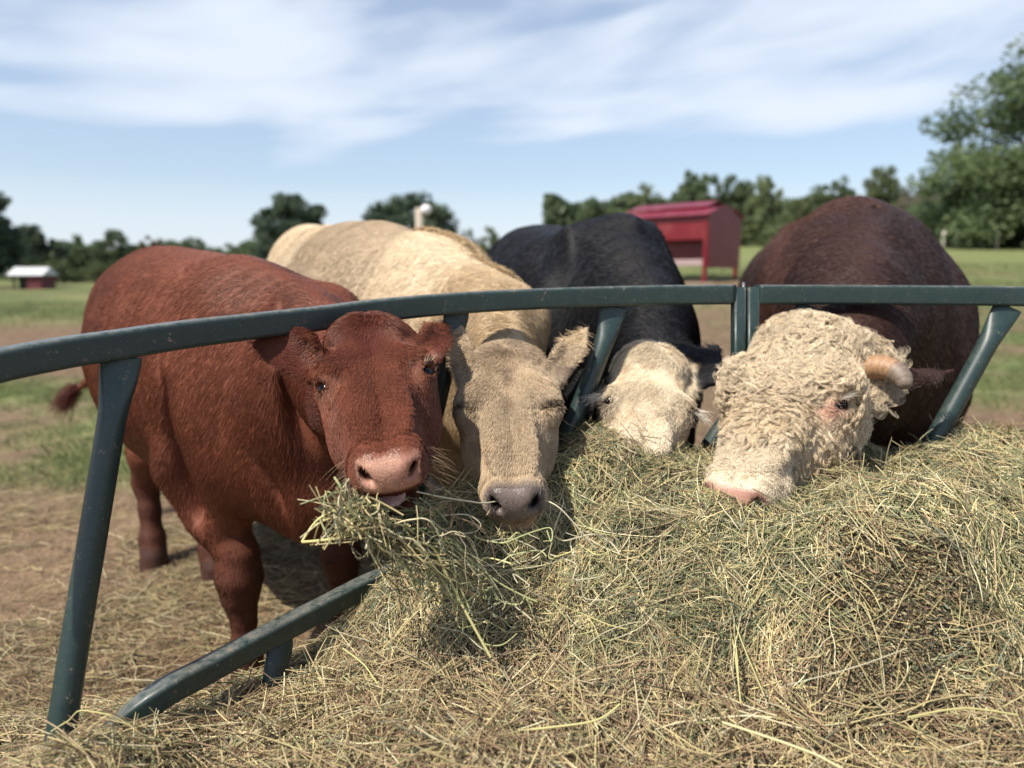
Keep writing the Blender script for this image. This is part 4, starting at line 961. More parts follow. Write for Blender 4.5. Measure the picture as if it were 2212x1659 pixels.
GREEN = [3, 3.4, 4.2, 2.8, 2.4, 1.2, .8, 1.8, 1.2]; GOLD = [4.6, 4, 1.8, .8, .8, 3.8, 2.4, 2.4, 1.0]; BROWN = [1.2, 1.8, .8, .4, .6, 3.2, 3.6, .8, 2]
def hay():
    # the mound itself
    nx, ny = 300, 190
    X, Y = np.meshgrid(np.linspace(-1.35, 2.35, nx), np.linspace(.25, 2.35, ny), indexing='ij')
    Z = hay_z(X, Y); V = np.stack([X, Y, Z], -1).reshape(-1, 3); V = V + np.array([0, 0, -.012])
    n = (fbm(V, 40, 8, 3)-.5)*.03; V[:, 2] += n
    i, j = np.meshgrid(np.arange(nx-1), np.arange(ny-1), indexing='ij'); a = (i*ny+j).ravel()
    F = np.stack([a, a+ny, a+ny+1, a+1], 1)
    keep = (V[F].mean(1)[:, 2] > terrain(V[F].mean(1)[:, 0], V[F].mean(1)[:, 1])-.05); F = F[keep]
    t = np.clip((V[:, 2]-.42)/.12, 0, 1); c = mixc(np.tile([.085, .055, .03], (len(V), 1)), [.045, .045, .020], t); c *= (.4+.9*fbm(V, 60, 4, 3))[:, None]  # dark base colour paints the shade in the gaps between stems
    m, tt, b = mat_base('hay_core'); at = N(tt, 'ShaderNodeAttribute', attribute_name='coat'); tt.links.new(at.outputs['Color'], b.inputs['Base Color']); b.inputs['Roughness'].default_value = .9; b.inputs['Specular IOR Level'].default_value = .1
    root = new_mesh('hay_bale', V, F, m, None, True, c)
    tag(root, 'torn open round bale of green and gold hay inside the feeder ring', 'hay bale')
    sets = []
    def cand(n, box, wfun):
        XY = np.stack([rng.uniform(box[0], box[1], n), rng.uniform(box[2], box[3], n)], 1)
        w_ = wfun(XY); return XY[rng.random(n) < w_]
    def dens(XY):       # more strands where the surface is steep and near the lens
        z = hay_z(XY[:, 0], XY[:, 1]); zy = (hay_z(XY[:, 0], XY[:, 1]+.02)-z)/.02; zx = (hay_z(XY[:, 0]+.02, XY[:, 1])-z)/.02
        d = np.hypot(XY[:, 0], XY[:, 1]); 
        ok = (z > terrain(XY[:, 0], XY[:, 1])-.01)
        return np.clip(.22*np.sqrt(1+zx**2+zy**2)*(1.5/d)**1.2, 0, 1)*ok
    box = (-1.2, 2.0, .82, 2.15)
    def greenness(XY):
        z = hay_z(XY[:, 0], XY[:, 1]); nz = fbm(np.c_[XY, XY[:, 0]*0], 4, 31, 3)
        return np.clip((z-.45)/.10 + (nz-.5)*2.2, 0, 1)
    def cols(XY):
        g = greenness(XY); n = len(XY); lowz = sstep(-hay_z(XY[:, 0], XY[:, 1]), -.50, -.43); tn = (.42+1.45*fbm(np.c_[XY, XY[:, 0]*0], 14, 66, 3))[:, None]; a = pal(n, GREEN); b_ = np.where((rng.random(n) < lowz*.7)[:, None], pal(n, BROWN), pal(n, GOLD)); return np.where((rng.random(n) < g)[:, None], a, b_)*tn  # clump tone factor also paints shadow and highlight contrast into the stems
    # packed face of the bale: stem ends
    def facew(XY):
        return np.exp(-(((XY[:, 0]-.64+.03*np.sin(XY[:, 1]*40))/.135)**4 + ((XY[:, 1]-1.165)/.105)**4))
    def ang_of(XY):     # combed down the slopes on the right
        z = hay_z(XY[:, 0], XY[:, 1]); zy = (hay_z(XY[:, 0], XY[:, 1]+.03)-z)/.03; zx = (hay_z(XY[:, 0]+.03, XY[:, 1])-z)/.03
        a = np.arctan2(-zy, -zx); k = np.clip(np.hypot(zx, zy)/1.3, 0, 1)
        rnd = rng.random(len(XY))*2*math.pi
        nz = (fbm(np.c_[XY, XY[:, 0]*0], 3, 91, 2)-.5)*9
        base = np.where(rng.random(len(XY)) < .55, nz+rng.normal(0, .5, len(XY)), rnd)
        return np.where(rng.random(len(XY)) < k*.62, a+rng.normal(0, .45, len(XY)), base)
    # 1 fine chaff
    XY = cand(330000, box, dens); n = len(XY); XY = XY[rng.random(n) > .8*facew(XY)]; n = len(XY)
    sets.append(make(XY, hay_z, rng.uniform(.010, .035, n), rng.uniform(.0004, .0008, n), cols(XY)*.8, lift=(-.008, .012), curve=.8, tilt=.6, wob_=.2))
    # 2 body of stems
    XY = cand(520000, box, dens); n = len(XY); XY = XY[rng.random(n) > .9*facew(XY)]; n = len(XY)
    sets.append(make(XY, hay_z, rng.uniform(.025, .085, n), rng.uniform(.0004, .0009, n), cols(XY), lift=(-.006, .024), curve=.32, tilt=.30, ang=ang_of(XY), wob_=.16))
    # 3 longer ones on top
    XY = cand(46000, box, dens); n = len(XY); XY = XY[rng.random(n) > .85*facew(XY)]; n = len(XY)
    c = cols(XY); c = np.where((rng.random(n) < .45)[:, None], pal(n, [5, 4, 2, .6, .3, 1.5, .6, 4, 0]), c)
    sets.append(make(XY, hay_z, rng.uniform(.07, .20, n), rng.uniform(.0005, .0012, n), c*.9, lift=(.004, .028), curve=.26, tilt=.16, wob_=.15, ang=ang_of(XY)))
    XY = cand(90000, (-1.2, 2.0, .8, 1.3), lambda q: dens(q)*sstep(-hay_z(q[:, 0], q[:, 1]), -.49, -.44)*.5); n = len(XY)
    sets.append(make(XY, hay_z, rng.uniform(.08, .26, n), rng.uniform(.0006, .0014, n), pal(n, [2.4, 2.5, .3, .1, .1, 4.4, 3.6, 1.6, .4])*.92, lift=(.004, .030), curve=.25, tilt=.10, wob_=.12))
    # combed locks of parallel stems, leaf flakes
    B = 620; cx = cand(B*30, box, dens)[:B]; per = 34; az_ = ang_of(cx); XY = np.repeat(cx, per, 0); n = len(XY); a0 = np.repeat(az_, per); side = rng.normal(0, .013, n); along = rng.normal(0, .03, n)
    XY = XY + np.stack([np.cos(a0)*along-np.sin(a0)*side, np.sin(a0)*along+np.cos(a0)*side], 1); k_ = rng.random(n) > .9*facew(XY); XY, a0 = XY[k_], a0[k_]; n = len(XY)
    bt = np.repeat(rng.integers(0, 3, len(cx)), per)[k_]; c = np.where((bt == 0)[:, None], pal(n, [5, 4, 1, .2, .2, 2, 1, 3, .2]), np.where((bt == 1)[:, None], pal(n, [1, 2, 4, 4, 3, .4, .4, .6, 1]), pal(n, [1, 2, .5, .4, 2, 4, 4, .5, 1])))
    sets.append(make(XY, hay_z, rng.uniform(.06, .15, n), rng.uniform(.0004, .0009, n), c, lift=(.004, .026), curve=.22, tilt=.10, ang=a0+rng.normal(0, .13, n), wob_=.12))
    XY = cand(75000, box, dens); n = len(XY); XY = XY[rng.random(n) > .8*facew(XY)]; n = len(XY)
    sets.append(make(XY, hay_z, rng.uniform(.008, .024, n), rng.uniform(.0012, .0024, n), pal(n, [.5, 1, 3, 4, 4, 1, 1.2, .6, 1.5]), lift=(0, .022), curve=.9, tilt=.6, wob_=.2))
    # 4 packed stem ends
    n = 90000; XY = np.stack([rng.normal(.64, .10, n), rng.normal(1.165, .065, n)], 1); XY = XY[rng.random(n) < facew(XY)*1.0]; n = len(XY)
    sets.append(make(XY, hay_z, rng.uniform(.012, .035, n), rng.uniform(.0008, .0019, n), pal(n, [1.6, 1.6, .8, .8, 1.8, 2.6, 2.8, .9, 5.5])*.78, lift=(-.004, .010), curve=.5, out=1.1, tilt=.7, ang=np.full(n, -1.3)+rng.normal(0, .6, n)))
    p, r, c = zip(*sets)
    o = strands('hay_stems', np.concatenate(p), np.concatenate(r), np.concatenate(c), M_STRAW, root); o['kind'] = 'stuff'
    # loose litter on the ground inside and outside the ring
    def litter_w(XY):
        d = np.hypot(XY[:, 0], XY[:, 1]); nz = fbm(np.c_[XY, XY[:, 0]*0], 1.6, 51, 3)
        hz = hay_z(XY[:, 0], XY[:, 1]) > terrain(XY[:, 0], XY[:, 1])+.01
        return np.clip((1.6/d)**1.1, 0, 1)*np.clip((nz-.28)*4, .12, 1)*sstep(-XY[:, 1], -4.4, -3.0)*np.where(hz, 0, 1)
    XY = cand(300000, (-3.2, 3.2, .8, 4.6), lambda q: litter_w(q)); n = len(XY)
    s1 = make(XY, terrain, rng.uniform(.03, .11, n), rng.uniform(.0005, .0012, n), pal(n, [1.6, 2.0, .5, .2, .8, 5.2, 4.2, 1.6, 1.8])*.85, lift=(0, .016), curve=.5, tilt=.16)
    XY = cand(60000, (-3.2, 3.2, .8, 4.2), lambda q: litter_w(q)); n = len(XY)
    s2 = make(XY, terrain, rng.uniform(.08, .24, n), rng.uniform(.0006, .0016, n), pal(n, [2.2, 2.2, .4, .2, .2, 4.8, 2.6, 2.0, .3])*.9, lift=(.004, .03), curve=.5, tilt=.12)
    p, r, c = zip(s1, s2)
    o2 = strands('loose_straw', np.concatenate(p), np.concatenate(r), np.concatenate(c), M_STRAW); tag(o2, 'trampled loose straw scattered over the ground around the feeder', 'straw', kind='stuff')
    return root
def wisps():
    """bunch of hay hanging from the red cow's mouth, and stems laid across"""
    S = []
    m0 = P(800, 1085, 1.25)
    n = 320; ends = np.array([P(*q) for q in ((930, 1210, 1.30), (990, 1330, 1.28), (1080, 1300, 1.34), (880, 1290, 1.33), (1040, 1250, 1.38), (860, 1200, 1.32), (1120, 1340, 1.3), (960, 1160, 1.33))])
    st = np.array([P(*q) for q in ((735, 1075, 1.19), (765, 1098, 1.19), (795, 1112, 1.19), (830, 1128, 1.20), (905, 1100, 1.22), (905, 1090, 1.23), (785, 1115, 1.20), (820, 1135, 1.21))])
    k = 9; ts = np.linspace(0, 1, k)
    a = st[rng.integers(0, len(st), n)] + rng.normal(0, .012, (n, 3)); b_ = ends[rng.integers(0, len(ends), n)] + rng.normal(0, .016, (n, 3))
    t0 = rng.uniform(0, .5, (n, 1, 1)); t1 = t0+rng.uniform(.25, .6, (n, 1, 1))
    tt = t0+(t1-t0)*ts[None, :, None]
    pts = a[:, None]*(1-tt)+b_[:, None]*tt; pts[:, :, 2] += (.02*np.sin(np.clip(tt[:, :, 0], 0, 1)*3.1)); bend = rng.normal(0, .02, (n, 1, 3)); pts = pts + bend*np.sin(ts*3.14)[None, :, None] + rng.normal(0, .0016, (n, k, 3))
    S.append((pts, rng.uniform(.0005, .0012, (n, 1))*np.ones((1, k)), pal(n, [2, 2.5, 4, 3.5, 2.4, .8, .5, 2.5, .6])))
    # leafy fluff
    n = 800; a = st[rng.integers(0, len(st), n)]; b_ = ends[rng.integers(0, len(ends), n)]; t = rng.random((n, 1))**1.2; c0 = a*(1-t)+b_*t+rng.normal(0, .012, (n, 3)); d = nrm(rng.normal(0, 1, (n, 3)))
    pts = c0[:, None] + d[:, None]*(rng.uniform(.006, .016, (n, 1, 1))*(ts-.5)[None, :, None]) + rng.normal(0, .0008, (n, k, 3))
    S.append((pts, rng.uniform(.0006, .0012, (n, 1))*np.ones((1, k)), pal(n, [.6, 1, 3, 4, 3.5, .5, .5, .8, 1])))
    # loose bundle at the mouth corner
    n = 110; c0 = P(760, 1115, 1.19) + rng.normal(0, .022, (n, 3)); d = nrm(rng.normal(0, 1, (n, 3))+[.2, 0, -.4]); L = rng.uniform(.03, .10, (n, 1, 1))
    pts = c0[:, None] + d[:, None]*L*(ts-.5)[None, :, None] + rng.normal(0, .02, (n, 1, 3))*((ts-.5)**2)[None, :, None]*3
    S.append((pts, rng.uniform(.0006, .0014, (n, 1))*np.ones((1, k)), pal(n, [3, 3, 3, 2, 2, .8, .5, 3, .3])))
    def one(pp, r, c):
        cu = catmull([P(*q) for q in pp], 6); i = np.linspace(0, len(cu)-1, k).astype(int); S.append((cu[i][None], np.full((1, k), r), np.array([c])))
    ye = [.55, .50, .22]; gr = [.40, .42, .20]; wh = [.50, .46, .32]
    one([(820, 1092, 1.2), (740, 1098, 1.19), (690, 1120, 1.18), (665, 1150, 1.175), (652, 1171, 1.17)], .0017, ye)
    one([(652, 1171, 1.17), (690, 1168, 1.175), (730, 1162, 1.18), (752, 1152, 1.185)], .0022, ye)
    one([(722, 1030, 1.18), (735, 1050, 1.18), (752, 1080, 1.19), (790, 1100, 1.2)], .0019, gr)
    one([(700, 1120, 1.18), (702, 1070, 1.18), (715, 1065, 1.18), (730, 1090, 1.19)], .0011, gr)
    one([(900, 1062, 1.24), (960, 1075, 1.28), (1030, 1085, 1.36), (1060, 1086, 1.4), (1130, 1075, 1.44), (1190, 1085, 1.42), (1240, 1130, 1.42), (1290, 1190, 1.43)], .0014, wh)
    one([(905, 1075, 1.24), (960, 1120, 1.26), (1000, 1190, 1.28), (1080, 1260, 1.30), (1160, 1300, 1.30)], .0015, gr)
    one([(860, 1160, 1.22), (930, 1180, 1.23), (960, 1230, 1.24), (1000, 1310, 1.25), (1060, 1420, 1.24)], .0022, ye)
    one([(900, 1090, 1.24), (930, 1130, 1.24), (945, 1180, 1.25), (990, 1260, 1.26), (1020, 1330, 1.26)], .0018, gr)
    one([(930, 1120, 1.27), (1000, 1110, 1.29), (1040, 1135, 1.3), (1010, 1152, 1.3), (950, 1150, 1.3), (900, 1180, 1.28)], .0011, wh)
    one([(1010, 1330, 1.27), (1040, 1230, 1.29), (1010, 1160, 1.3), (990, 1170, 1.3), (1030, 1230, 1.3), (1100, 1200, 1.33), (1120, 1180, 1.34)], .0009, wh)
    for _ in range(26):
        x = rng.uniform(900, 1250); y = rng.uniform(1150, 1330); q = [(x, y, 1.30)]
        for j in range(4): q.append((q[-1][0]+rng.uniform(-10, 60), q[-1][1]+rng.uniform(-25, 40), 1.30+rng.uniform(-.02, .03)))
        one(q, rng.uniform(.0007, .0014), [ye, gr, wh][rng.integers(3)])
    p, r, c = zip(*S)
    o = strands('hay_wisp', np.concatenate(p), np.concatenate(r), np.concatenate(c), M_STRAW)
    tag(o, "tangled bunch of green hay hanging from the red cow's open mouth", 'hay')
    # long single stems lying over the bale
    S = []
    for q, r, c in (([(1440, 1010, 1.70), (1425, 980, 1.72), (1400, 955, 1.72), (1330, 950, 1.73), (1230, 1010, 1.72)], .0011, wh), ([(1510, 1110, 1.48), (1540, 1250, 1.36), (1580, 1370, 1.29), (1600, 1520, 1.2)], .0022, ye), ([(1520, 1130, 1.46), (1560, 1260, 1.35), (1600, 1380, 1.28), (1650, 1500, 1.2)], .0020, ye),
                    ([(1530, 1140, 1.46), (1575, 1290, 1.33), (1590, 1400, 1.27), (1595, 1470, 1.22)], .0018, [.5, .44, .2]), ([(1880, 1170, 1.31), (1890, 1130, 1.38), (1905, 1035, 1.40)], .0019, ye), ([(1560, 1560, 1.13), (1750, 1625, 1.08), (1850, 1680, 1.05)], .0032, [.62, .55, .3]),
                    ([(1120, 1578, 1.12), (1200, 1570, 1.12), (1290, 1555, 1.13), (1340, 1520, 1.15)], .0026, ye), ([(740, 1400, 1.33), (790, 1440, 1.30), (830, 1500, 1.24), (870, 1540, 1.21)], .0020, [.5, .5, .2]), ([(1960, 1550, 1.13), (2080, 1530, 1.13), (2200, 1545, 1.12)], .0026, ye), ([(1700, 1480, 1.2), (1850, 1440, 1.19), (1960, 1400, 1.2)], .0014, wh),
                    ([(360, 1462, 1.30), (372, 1455, 1.29), (387, 1472, 1.29), (384, 1500, 1.28), (365, 1510, 1.28)], .0022, [.42, .30, .16]), ([(1240, 1115, 1.48), (1290, 1150, 1.44), (1400, 1165, 1.42)], .0018, gr), ([(110, 1580, 1.14), (150, 1555, 1.14), (175, 1535, 1.14), (240, 1545, 1.14)], .0016, ye)):
        cu = catmull([P(*a) for a in q], 6); i = np.linspace(0, len(cu)-1, 9).astype(int); S.append((cu[i][None], np.full((1, 9), r*.62), np.array([c])*.85))
    p, r, c = zip(*S)
    o = strands('long_hay_stems', np.concatenate(p), np.concatenate(r), np.concatenate(c), M_STRAW); tag(o, 'thick yellow hay stems lying loose on top of the torn bale and litter', 'hay', kind='stuff')

# ------------------------------------------------------------------ ground and grass
def grassiness(X, Y):
    p = np.stack([X, Y, 0*X], 1); n = fbm(p, .55, 71, 3); n2 = fbm(p, 2.2, 75, 2)
    a = X/np.maximum(Y, .5)
    far = sstep(Y, 15, 18)
    left = sstep(-a, .2, .35)
    bandL = sstep(Y, 3.6, 4.4)*(1-sstep(Y, 7.0, 8.5))*1.0 + sstep(Y, 14.0, 17.0)
    bandR = sstep(Y, 5.2, 6.2)*.95 + sstep(Y, 3.2, 3.8)*(1-sstep(Y, 4.2, 5))*.25
    mid = sstep(Y, 12, 16)*.9+.1*sstep(Y, 4, 6)
    right = sstep(a, .36, .45)
    bandR = bandR*(1-.9*np.exp(-((X-5)/3.0)**2-((Y-18.2)/2.4)**2)); mid = mid*(1-.9*np.exp(-((X-5)/3.0)**2-((Y-18.2)/2.4)**2))
    g = bandL*left + bandR*right + mid*(1-left)*(1-right)
    g = g*np.clip((n*.6+n2*.4-.36)*5, 0, 1)*(1-far) + far*np.clip(.85+(n-.5)*1.2, 0, 1)*g*(1-.9*np.exp(-((X-5)/3.0)**2-((Y-18.2)/2.4)**2))
    return g
def ground():
    ra = np.r_[np.linspace(.15, 5, 130), np.geomspace(5.15, 700, 110)]; th = np.linspace(-math.pi, math.pi, 241)
    R, T = np.meshgrid(ra, th, indexing='ij'); X = R*np.sin(T); Y = R*np.cos(T)
    Z = terrain(X, Y) + (fbm(np.stack([X.ravel(), Y.ravel(), 0*X.ravel()], 1), 3, 2, 3).reshape(X.shape)-.5)*np.clip(R, 0, 4)*.010
    V = np.stack([X, Y, Z], -1).reshape(-1, 3); nr, ntn = R.shape
    i, j = np.meshgrid(np.arange(nr-1), np.arange(ntn-1), indexing='ij'); a = (i*ntn+j).ravel(); F = np.stack([a, a+1, a+ntn+1, a+ntn], 1)
    V = np.vstack([V, [[0, 0, .3]]]); F = np.vstack([F, np.stack([np.arange(ntn-1), np.arange(1, ntn), np.full(ntn-1, len(V)-1), np.full(ntn-1, len(V)-1)], 1)]) if False else F
    g = grassiness(V[:, 0], V[:, 1]); c = np.tile([.165, .112, .074], (len(V), 1)); c = mixc(c, [.23, .16, .10], sstep(-V[:, 1], -4.6, -3.0)*.6)
    n = fbm(V, .3, 33, 3); gc = mixc(np.tile([.095, .130, .048], (len(V), 1)), [.19, .205, .085], np.clip((n-.35)*3, 0, 1)); far = sstep(V[:, 1], 16, 40); gc = mixc(gc, [.19, .23, .085], far*.7*sstep(V[:, 0], 0, 10))
    c = c*(1-g[:, None]) + gc*g[:, None]
    m, t, b = mat_base('soil_and_grass'); at = N(t, 'ShaderNodeAttribute', attribute_name='coat'); gm = N(t, 'ShaderNodeNewGeometry')
    n1 = N(t, 'ShaderNodeTexNoise', ins={'Scale': 7, 'Detail': 8, 'Roughness': .7}); t.links.new(gm.outputs['Position'], n1.inputs['Vector'])
    mr = N(t, 'ShaderNodeMapRange', ins={1: .3, 2: .7, 3: .55, 4: 1.4}); t.links.new(n1.outputs[0], mr.inputs[0])
    sc = N(t, 'ShaderNodeVectorMath', operation='SCALE'); t.links.new(at.outputs['Color'], sc.inputs[0]); t.links.new(mr.outputs[0], sc.inputs[3]); t.links.new(sc.outputs[0], b.inputs['Base Color'])
    n2 = N(t, 'ShaderNodeTexNoise', ins={'Scale': 30, 'Detail': 6}); t.links.new(gm.outputs['Position'], n2.inputs['Vector'])
    bu = N(t, 'ShaderNodeBump', ins={'Strength': .8, 'Distance': .03}); t.links.new(n2.outputs[0], bu.inputs['Height']); t.links.new(bu.outputs[0], b.inputs['Normal'])
    b.inputs['Roughness'].default_value = .95; b.inputs['Specular IOR Level'].default_value = .1
    o = new_mesh('ground', V, F, m, None, True, c); tag(o, kind='structure')
    # grass blades
    S = []
    for n, lo, hi, bl, rd in ((150000, 3.3, 9, .09, .0024), (110000, 9, 26, .12, .006)):
        Y = rng.uniform(lo, hi, n); a = rng.uniform(-.95, .95, n); X = a*Y; g = grassiness(X, Y)
        k_ = rng.random(n) < g*1.1*np.clip(fbm(np.stack([X, Y, 0*X], 1), 4 if hi < 10 else 1.5, 12, 2)*2.2-.45, .1, 1); X, Y = X[k_], Y[k_]; n = len(X)
        z = terrain(X, Y); k = 4; ts = np.linspace(0, 1, k); d = nrm(np.stack([rng.normal(0, .5, n), rng.normal(0, .5, n), np.full(n, .8)], 1)); L = bl*rng.uniform(.5, 1.4, (n, 1, 1))
        pts = np.stack([X, Y, z-.004], 1)[:, None] + d[:, None]*L*ts[None, :, None]; pts[:, :, 0] += rng.normal(0, .02, (n, 1))*ts**2; pts[:, :, 2] -= .3*L[:, :, 0]*ts**2
        c = mixc(np.tile([.07, .115, .035], (n, 1)), [.19, .20, .08], rng.random(n)); 
        S.append((pts, rd*rng.uniform(.6, 1.3, (n, 1))*(1-.8*ts)[None], c))
    p, r, c = zip(*S); o = strands('grass', np.concatenate(p), np.concatenate(r), np.concatenate(c), M_LEAF); tag(o, 'patchy green pasture grass growing beyond the trampled ground', 'grass', kind='stuff')

# ------------------------------------------------------------------ trees
def leaf_mat():
    m, t, b = mat_base('leaves'); a = N(t, 'ShaderNodeAttribute', attribute_name='coat'); oi = N(t, 'ShaderNodeObjectInfo')
    mr = N(t, 'ShaderNodeMapRange', ins={3: 1.25, 4: 1.75}); t.links.new(oi.outputs['Random'], mr.inputs[0]); sc = N(t, 'ShaderNodeVectorMath', operation='SCALE')  # foliage colour lifted here, standing in for distance haze
    t.links.new(a.outputs['Color'], sc.inputs[0]); t.links.new(mr.outputs[0], sc.inputs[3]); t.links.new(sc.outputs[0], b.inputs['Base Color'])
    b.inputs['Roughness'].default_value = .55; b.inputs['Specular IOR Level'].default_value = .3
    tr = N(t, 'ShaderNodeBsdfTranslucent'); t.links.new(sc.outputs[0], tr.inputs[0]); mx = N(t, 'ShaderNodeMixShader', ins={0: .42}); t.links.new(b.outputs[0], mx.inputs[1]); t.links.new(tr.outputs[0], mx.inputs[2])
    t.links.new(mx.outputs[0], t.nodes['Material Output'].inputs[0]); return m
M_LEAVES = leaf_mat(); M_BARK = mat_plain('bark', (.10, .08, .06), .9, .1)
def crown_data(seed, ncl, nleaf, leaf, shape, base, hi):
    r = np.random.default_rng(seed); V = []; 
    c = []
    while len(c) < ncl:
        p = r.uniform(-1, 1, 3); 
        rad = np.interp((p[2]+1)/2, [0, .25, .6, .85, 1], shape)
        if np.hypot(p[0], p[1]) < rad: c.append([p[0], p[1], p[2]])
    c = np.array(c); cr = r.uniform(.13, .27, ncl); ci = r.integers(0, ncl, nleaf); d = nrm(r.normal(0, 1, (nleaf, 3))); rr = r.random(nleaf)**.45
    ctr = c[ci] + d*(cr[ci]*rr)[:, None]*[1, 1, .8]
    a = nrm(r.normal(0, 1, (nleaf, 3))); b_ = nrm(np.cross(a, r.normal(0, 1, (nleaf, 3)))); s = leaf*r.uniform(.6, 1.3, (nleaf, 1))
    Q4 = np.stack([ctr-a*s, ctr+b_*s*.6, ctr+a*s, ctr-b_*s*.6], 1).reshape(-1, 3)
    F = np.arange(nleaf*4).reshape(-1, 4); ct = r.uniform(0, 1, ncl)[ci]
    col = mixc(np.tile(base, (nleaf, 1)), hi, np.clip(ct*.7+r.random(nleaf)*.4, 0, 1)); return Q4, F, np.repeat(col, 4, 0)
def tree(label, px, top, wpx, t, base_py=None, seed=1, nleaf=7000, kind='tree', green=([.022, .040, .018], [.060, .090, .030]), shape=(.45, .85, 1.0, .75, .3), low=.12, group=None, leaf=.045):
    a = (px-1106)/FPX; X = a*t; Y = math.sqrt(max(t*t-X*X*0, 1)); z0 = float(terrain(X, Y)); Tp = P(px, top, t); H = Tp[2]-z0; Wd = wpx/FPX*t/2
    root = empty(kind, (X, Y, z0), label, 'tree' if kind != 'shrub' else 'shrub', group)
    V, F, c = crown_data(seed, 170 if nleaf > 9000 else 90, int(nleaf*1.7), leaf*1.15, shape, *green)
    V = V*[Wd/1.08, Wd/1.08, H*(1-low)/2/1.08] + [X, Y, z0+H*(low+(1-low)/2)]
    new_mesh('crown', V, F, M_LEAVES, root, False, c)
    pth = [(X, Y, z0-.2), (X+.05*Wd, Y, z0+H*.3), (X, Y, z0+H*.75)]; Vt, Ft = pipe(catmull(pth, 3), np.linspace(.035*H+.05, .01*H, 7), 8)
    for k in range(4):
        an = k*1.7+seed; s = np.array([X, Y, z0+H*(.25+.1*k)]); e = s+[math.cos(an)*Wd*.6, math.sin(an)*Wd*.6, H*.2]; V2, F2 = pipe([s, (s+e)/2+[0, 0, .03*H], e], [.012*H, .009*H, .004*H], 6)
        Ft = Ft+[tuple(i+len(Vt) for i in f_) for f_ in F2]; Vt = np.vstack([Vt, V2])
    new_mesh('trunk', Vt, Ft, M_BARK, root); return root
def trees():
    G1 = ([.050, .072, .042], [.105, .135, .065]); G2 = ([.068, .090, .046], [.135, .160, .072]); GD = ([.036, .055, .042], [.072, .098, .058]); GB = ([.11, .10, .075], [.17, .15, .11])
    L = [('tall dark tree cut off by the left edge of the picture', -42, 372, 200, 46, GD, 12000), ('dark bushy tree next to the tall one on the far left, above the white roof', 92, 486, 120, 62, GD, 7000),
         ('small round dark tree right of the white roofed barn', 172, 510, 95, 70, G1, 5000), ('rounded tree in the left tree line, highest between the barn and the red cow', 262, 498, 115, 74, G1, 5000),
         ('reddish tinted low tree just above the rump of the red cow', 345, 512, 85, 80, ([.05, .042, .022], [.10, .075, .035]), 4000), ('low distant tree over the middle of the red cow back', 425, 512, 90, 82, G1, 4000), ('low distant tree at the right end of the left tree line', 505, 525, 110, 85, G1, 4000),
         ('lone dark tree with a two pointed top between red and tan cattle', 640, 422, 170, 56, GD, 9000), ('wide dark tree behind the pale post above the tan steer', 893, 424, 216, 54, GD, 10000),
         ('faint small tree between the tan steer and the black cow', 1062, 492, 70, 84, G2, 3500), ('thin wispy tree left of the faint small tree above the tan steer', 1015, 498, 60, 88, G1, 2500),
         ('low tree at the left end of the right tree line', 1300, 428, 115, 66, G1, 5000), ('tree above the left end of the red feeder roof', 1388, 402, 110, 64, G2, 5500), ('tallest tree above the red feeder roof', 1498, 370, 120, 62, G1, 7000),
         ('pointed tree above the right end of the red feeder', 1578, 378, 100, 63, G1, 5000), ('round topped tree right of the red feeder', 1642, 382, 96, 60, G2, 6000), ('low tree between the round topped tree and the bull', 1712, 425, 90, 66, G2, 4000),
         ('dark tree above the left shoulder of the bull', 1785, 392, 110, 64, G1, 5500), ('rounded green tree directly above the hump of the bull', 1885, 362, 125, 60, G2, 6500), ('dark tree behind the bare grey tree', 1985, 388, 90, 68, G1, 4000)]
    for i, (lb, px, top, wp, t, g, n) in enumerate(L):
        tree(lb, px, top, wp, t, seed=20+i, nleaf=n, green=g, group='trees along the far edge of the pasture', shape=((.5, .9, 1, .8, .35) if i % 3 else (.6, 1, .85, .6, .3)), low=.03)
    tree('bare grey brown tree between the bull hump and the big right tree', 1962, 395, 95, 58, seed=61, nleaf=2600, green=GB, group='trees along the far edge of the pasture', low=.03, leaf=.03)
    tree('leafy tree in front of the big tree, just right of the bull', 2065, 400, 150, 50, seed=62, nleaf=8000, green=G1, group='trees along the far edge of the pasture', low=.02)
    tree('big tall tree rising along the right edge of the picture', 2290, 60, 620, 42, seed=63, nleaf=34000, green=([.060, .090, .050], [.130, .170, .078]), group='trees along the far edge of the pasture', low=.03, shape=(1.0, 1.0, .85, .62, .3), leaf=.020)
    tree('broad shrubby tree at the foot of the big right tree', 2150, 330, 260, 44, seed=64, nleaf=12000, green=G1, group='trees along the far edge of the pasture', low=.0)
    for nm, lb, x0, x1, t0, tops, bs in (('woodland', 'far-off wood behind the left pasture', -260, 640, 92, 538, 612), ('woodland', 'far-off wood behind the right pasture', 1180, 2300, 74, 436, 545)):
        r = np.random.default_rng(int(x0)+999); n = 32000; px = r.uniform(x0, x1, n); prof_ = (np.sin(px*.031)+np.sin(px*.077+1)*.6)*9; py = bs+(tops+prof_-bs)*r.random(n)**.5; tt = t0+r.uniform(-3, 3, n)
        C3 = np.array([P(a_, b_, c_) for a_, b_, c_ in zip(px, py, tt)]); a_ = nrm(r.normal(0, 1, (n, 3))); b_ = nrm(np.cross(a_, r.normal(0, 1, (n, 3)))); s_ = r.uniform(.3, .7, (n, 1))
        V = np.stack([C3-a_*s_, C3+b_*s_*.7, C3+a_*s_, C3-b_*s_*.7], 1).reshape(-1, 3); cl = np.clip((fbm(C3, .35, 5, 2)-.3)*2, 0, 1)
        tag(new_mesh(nm, V, np.arange(4*n).reshape(-1, 4), M_LEAVES, None, False, np.repeat(mixc(np.tile([.060, .085, .052], (n, 1)), [.120, .150, .075], cl), 4, 0)), lb, 'woodland', kind='stuff')
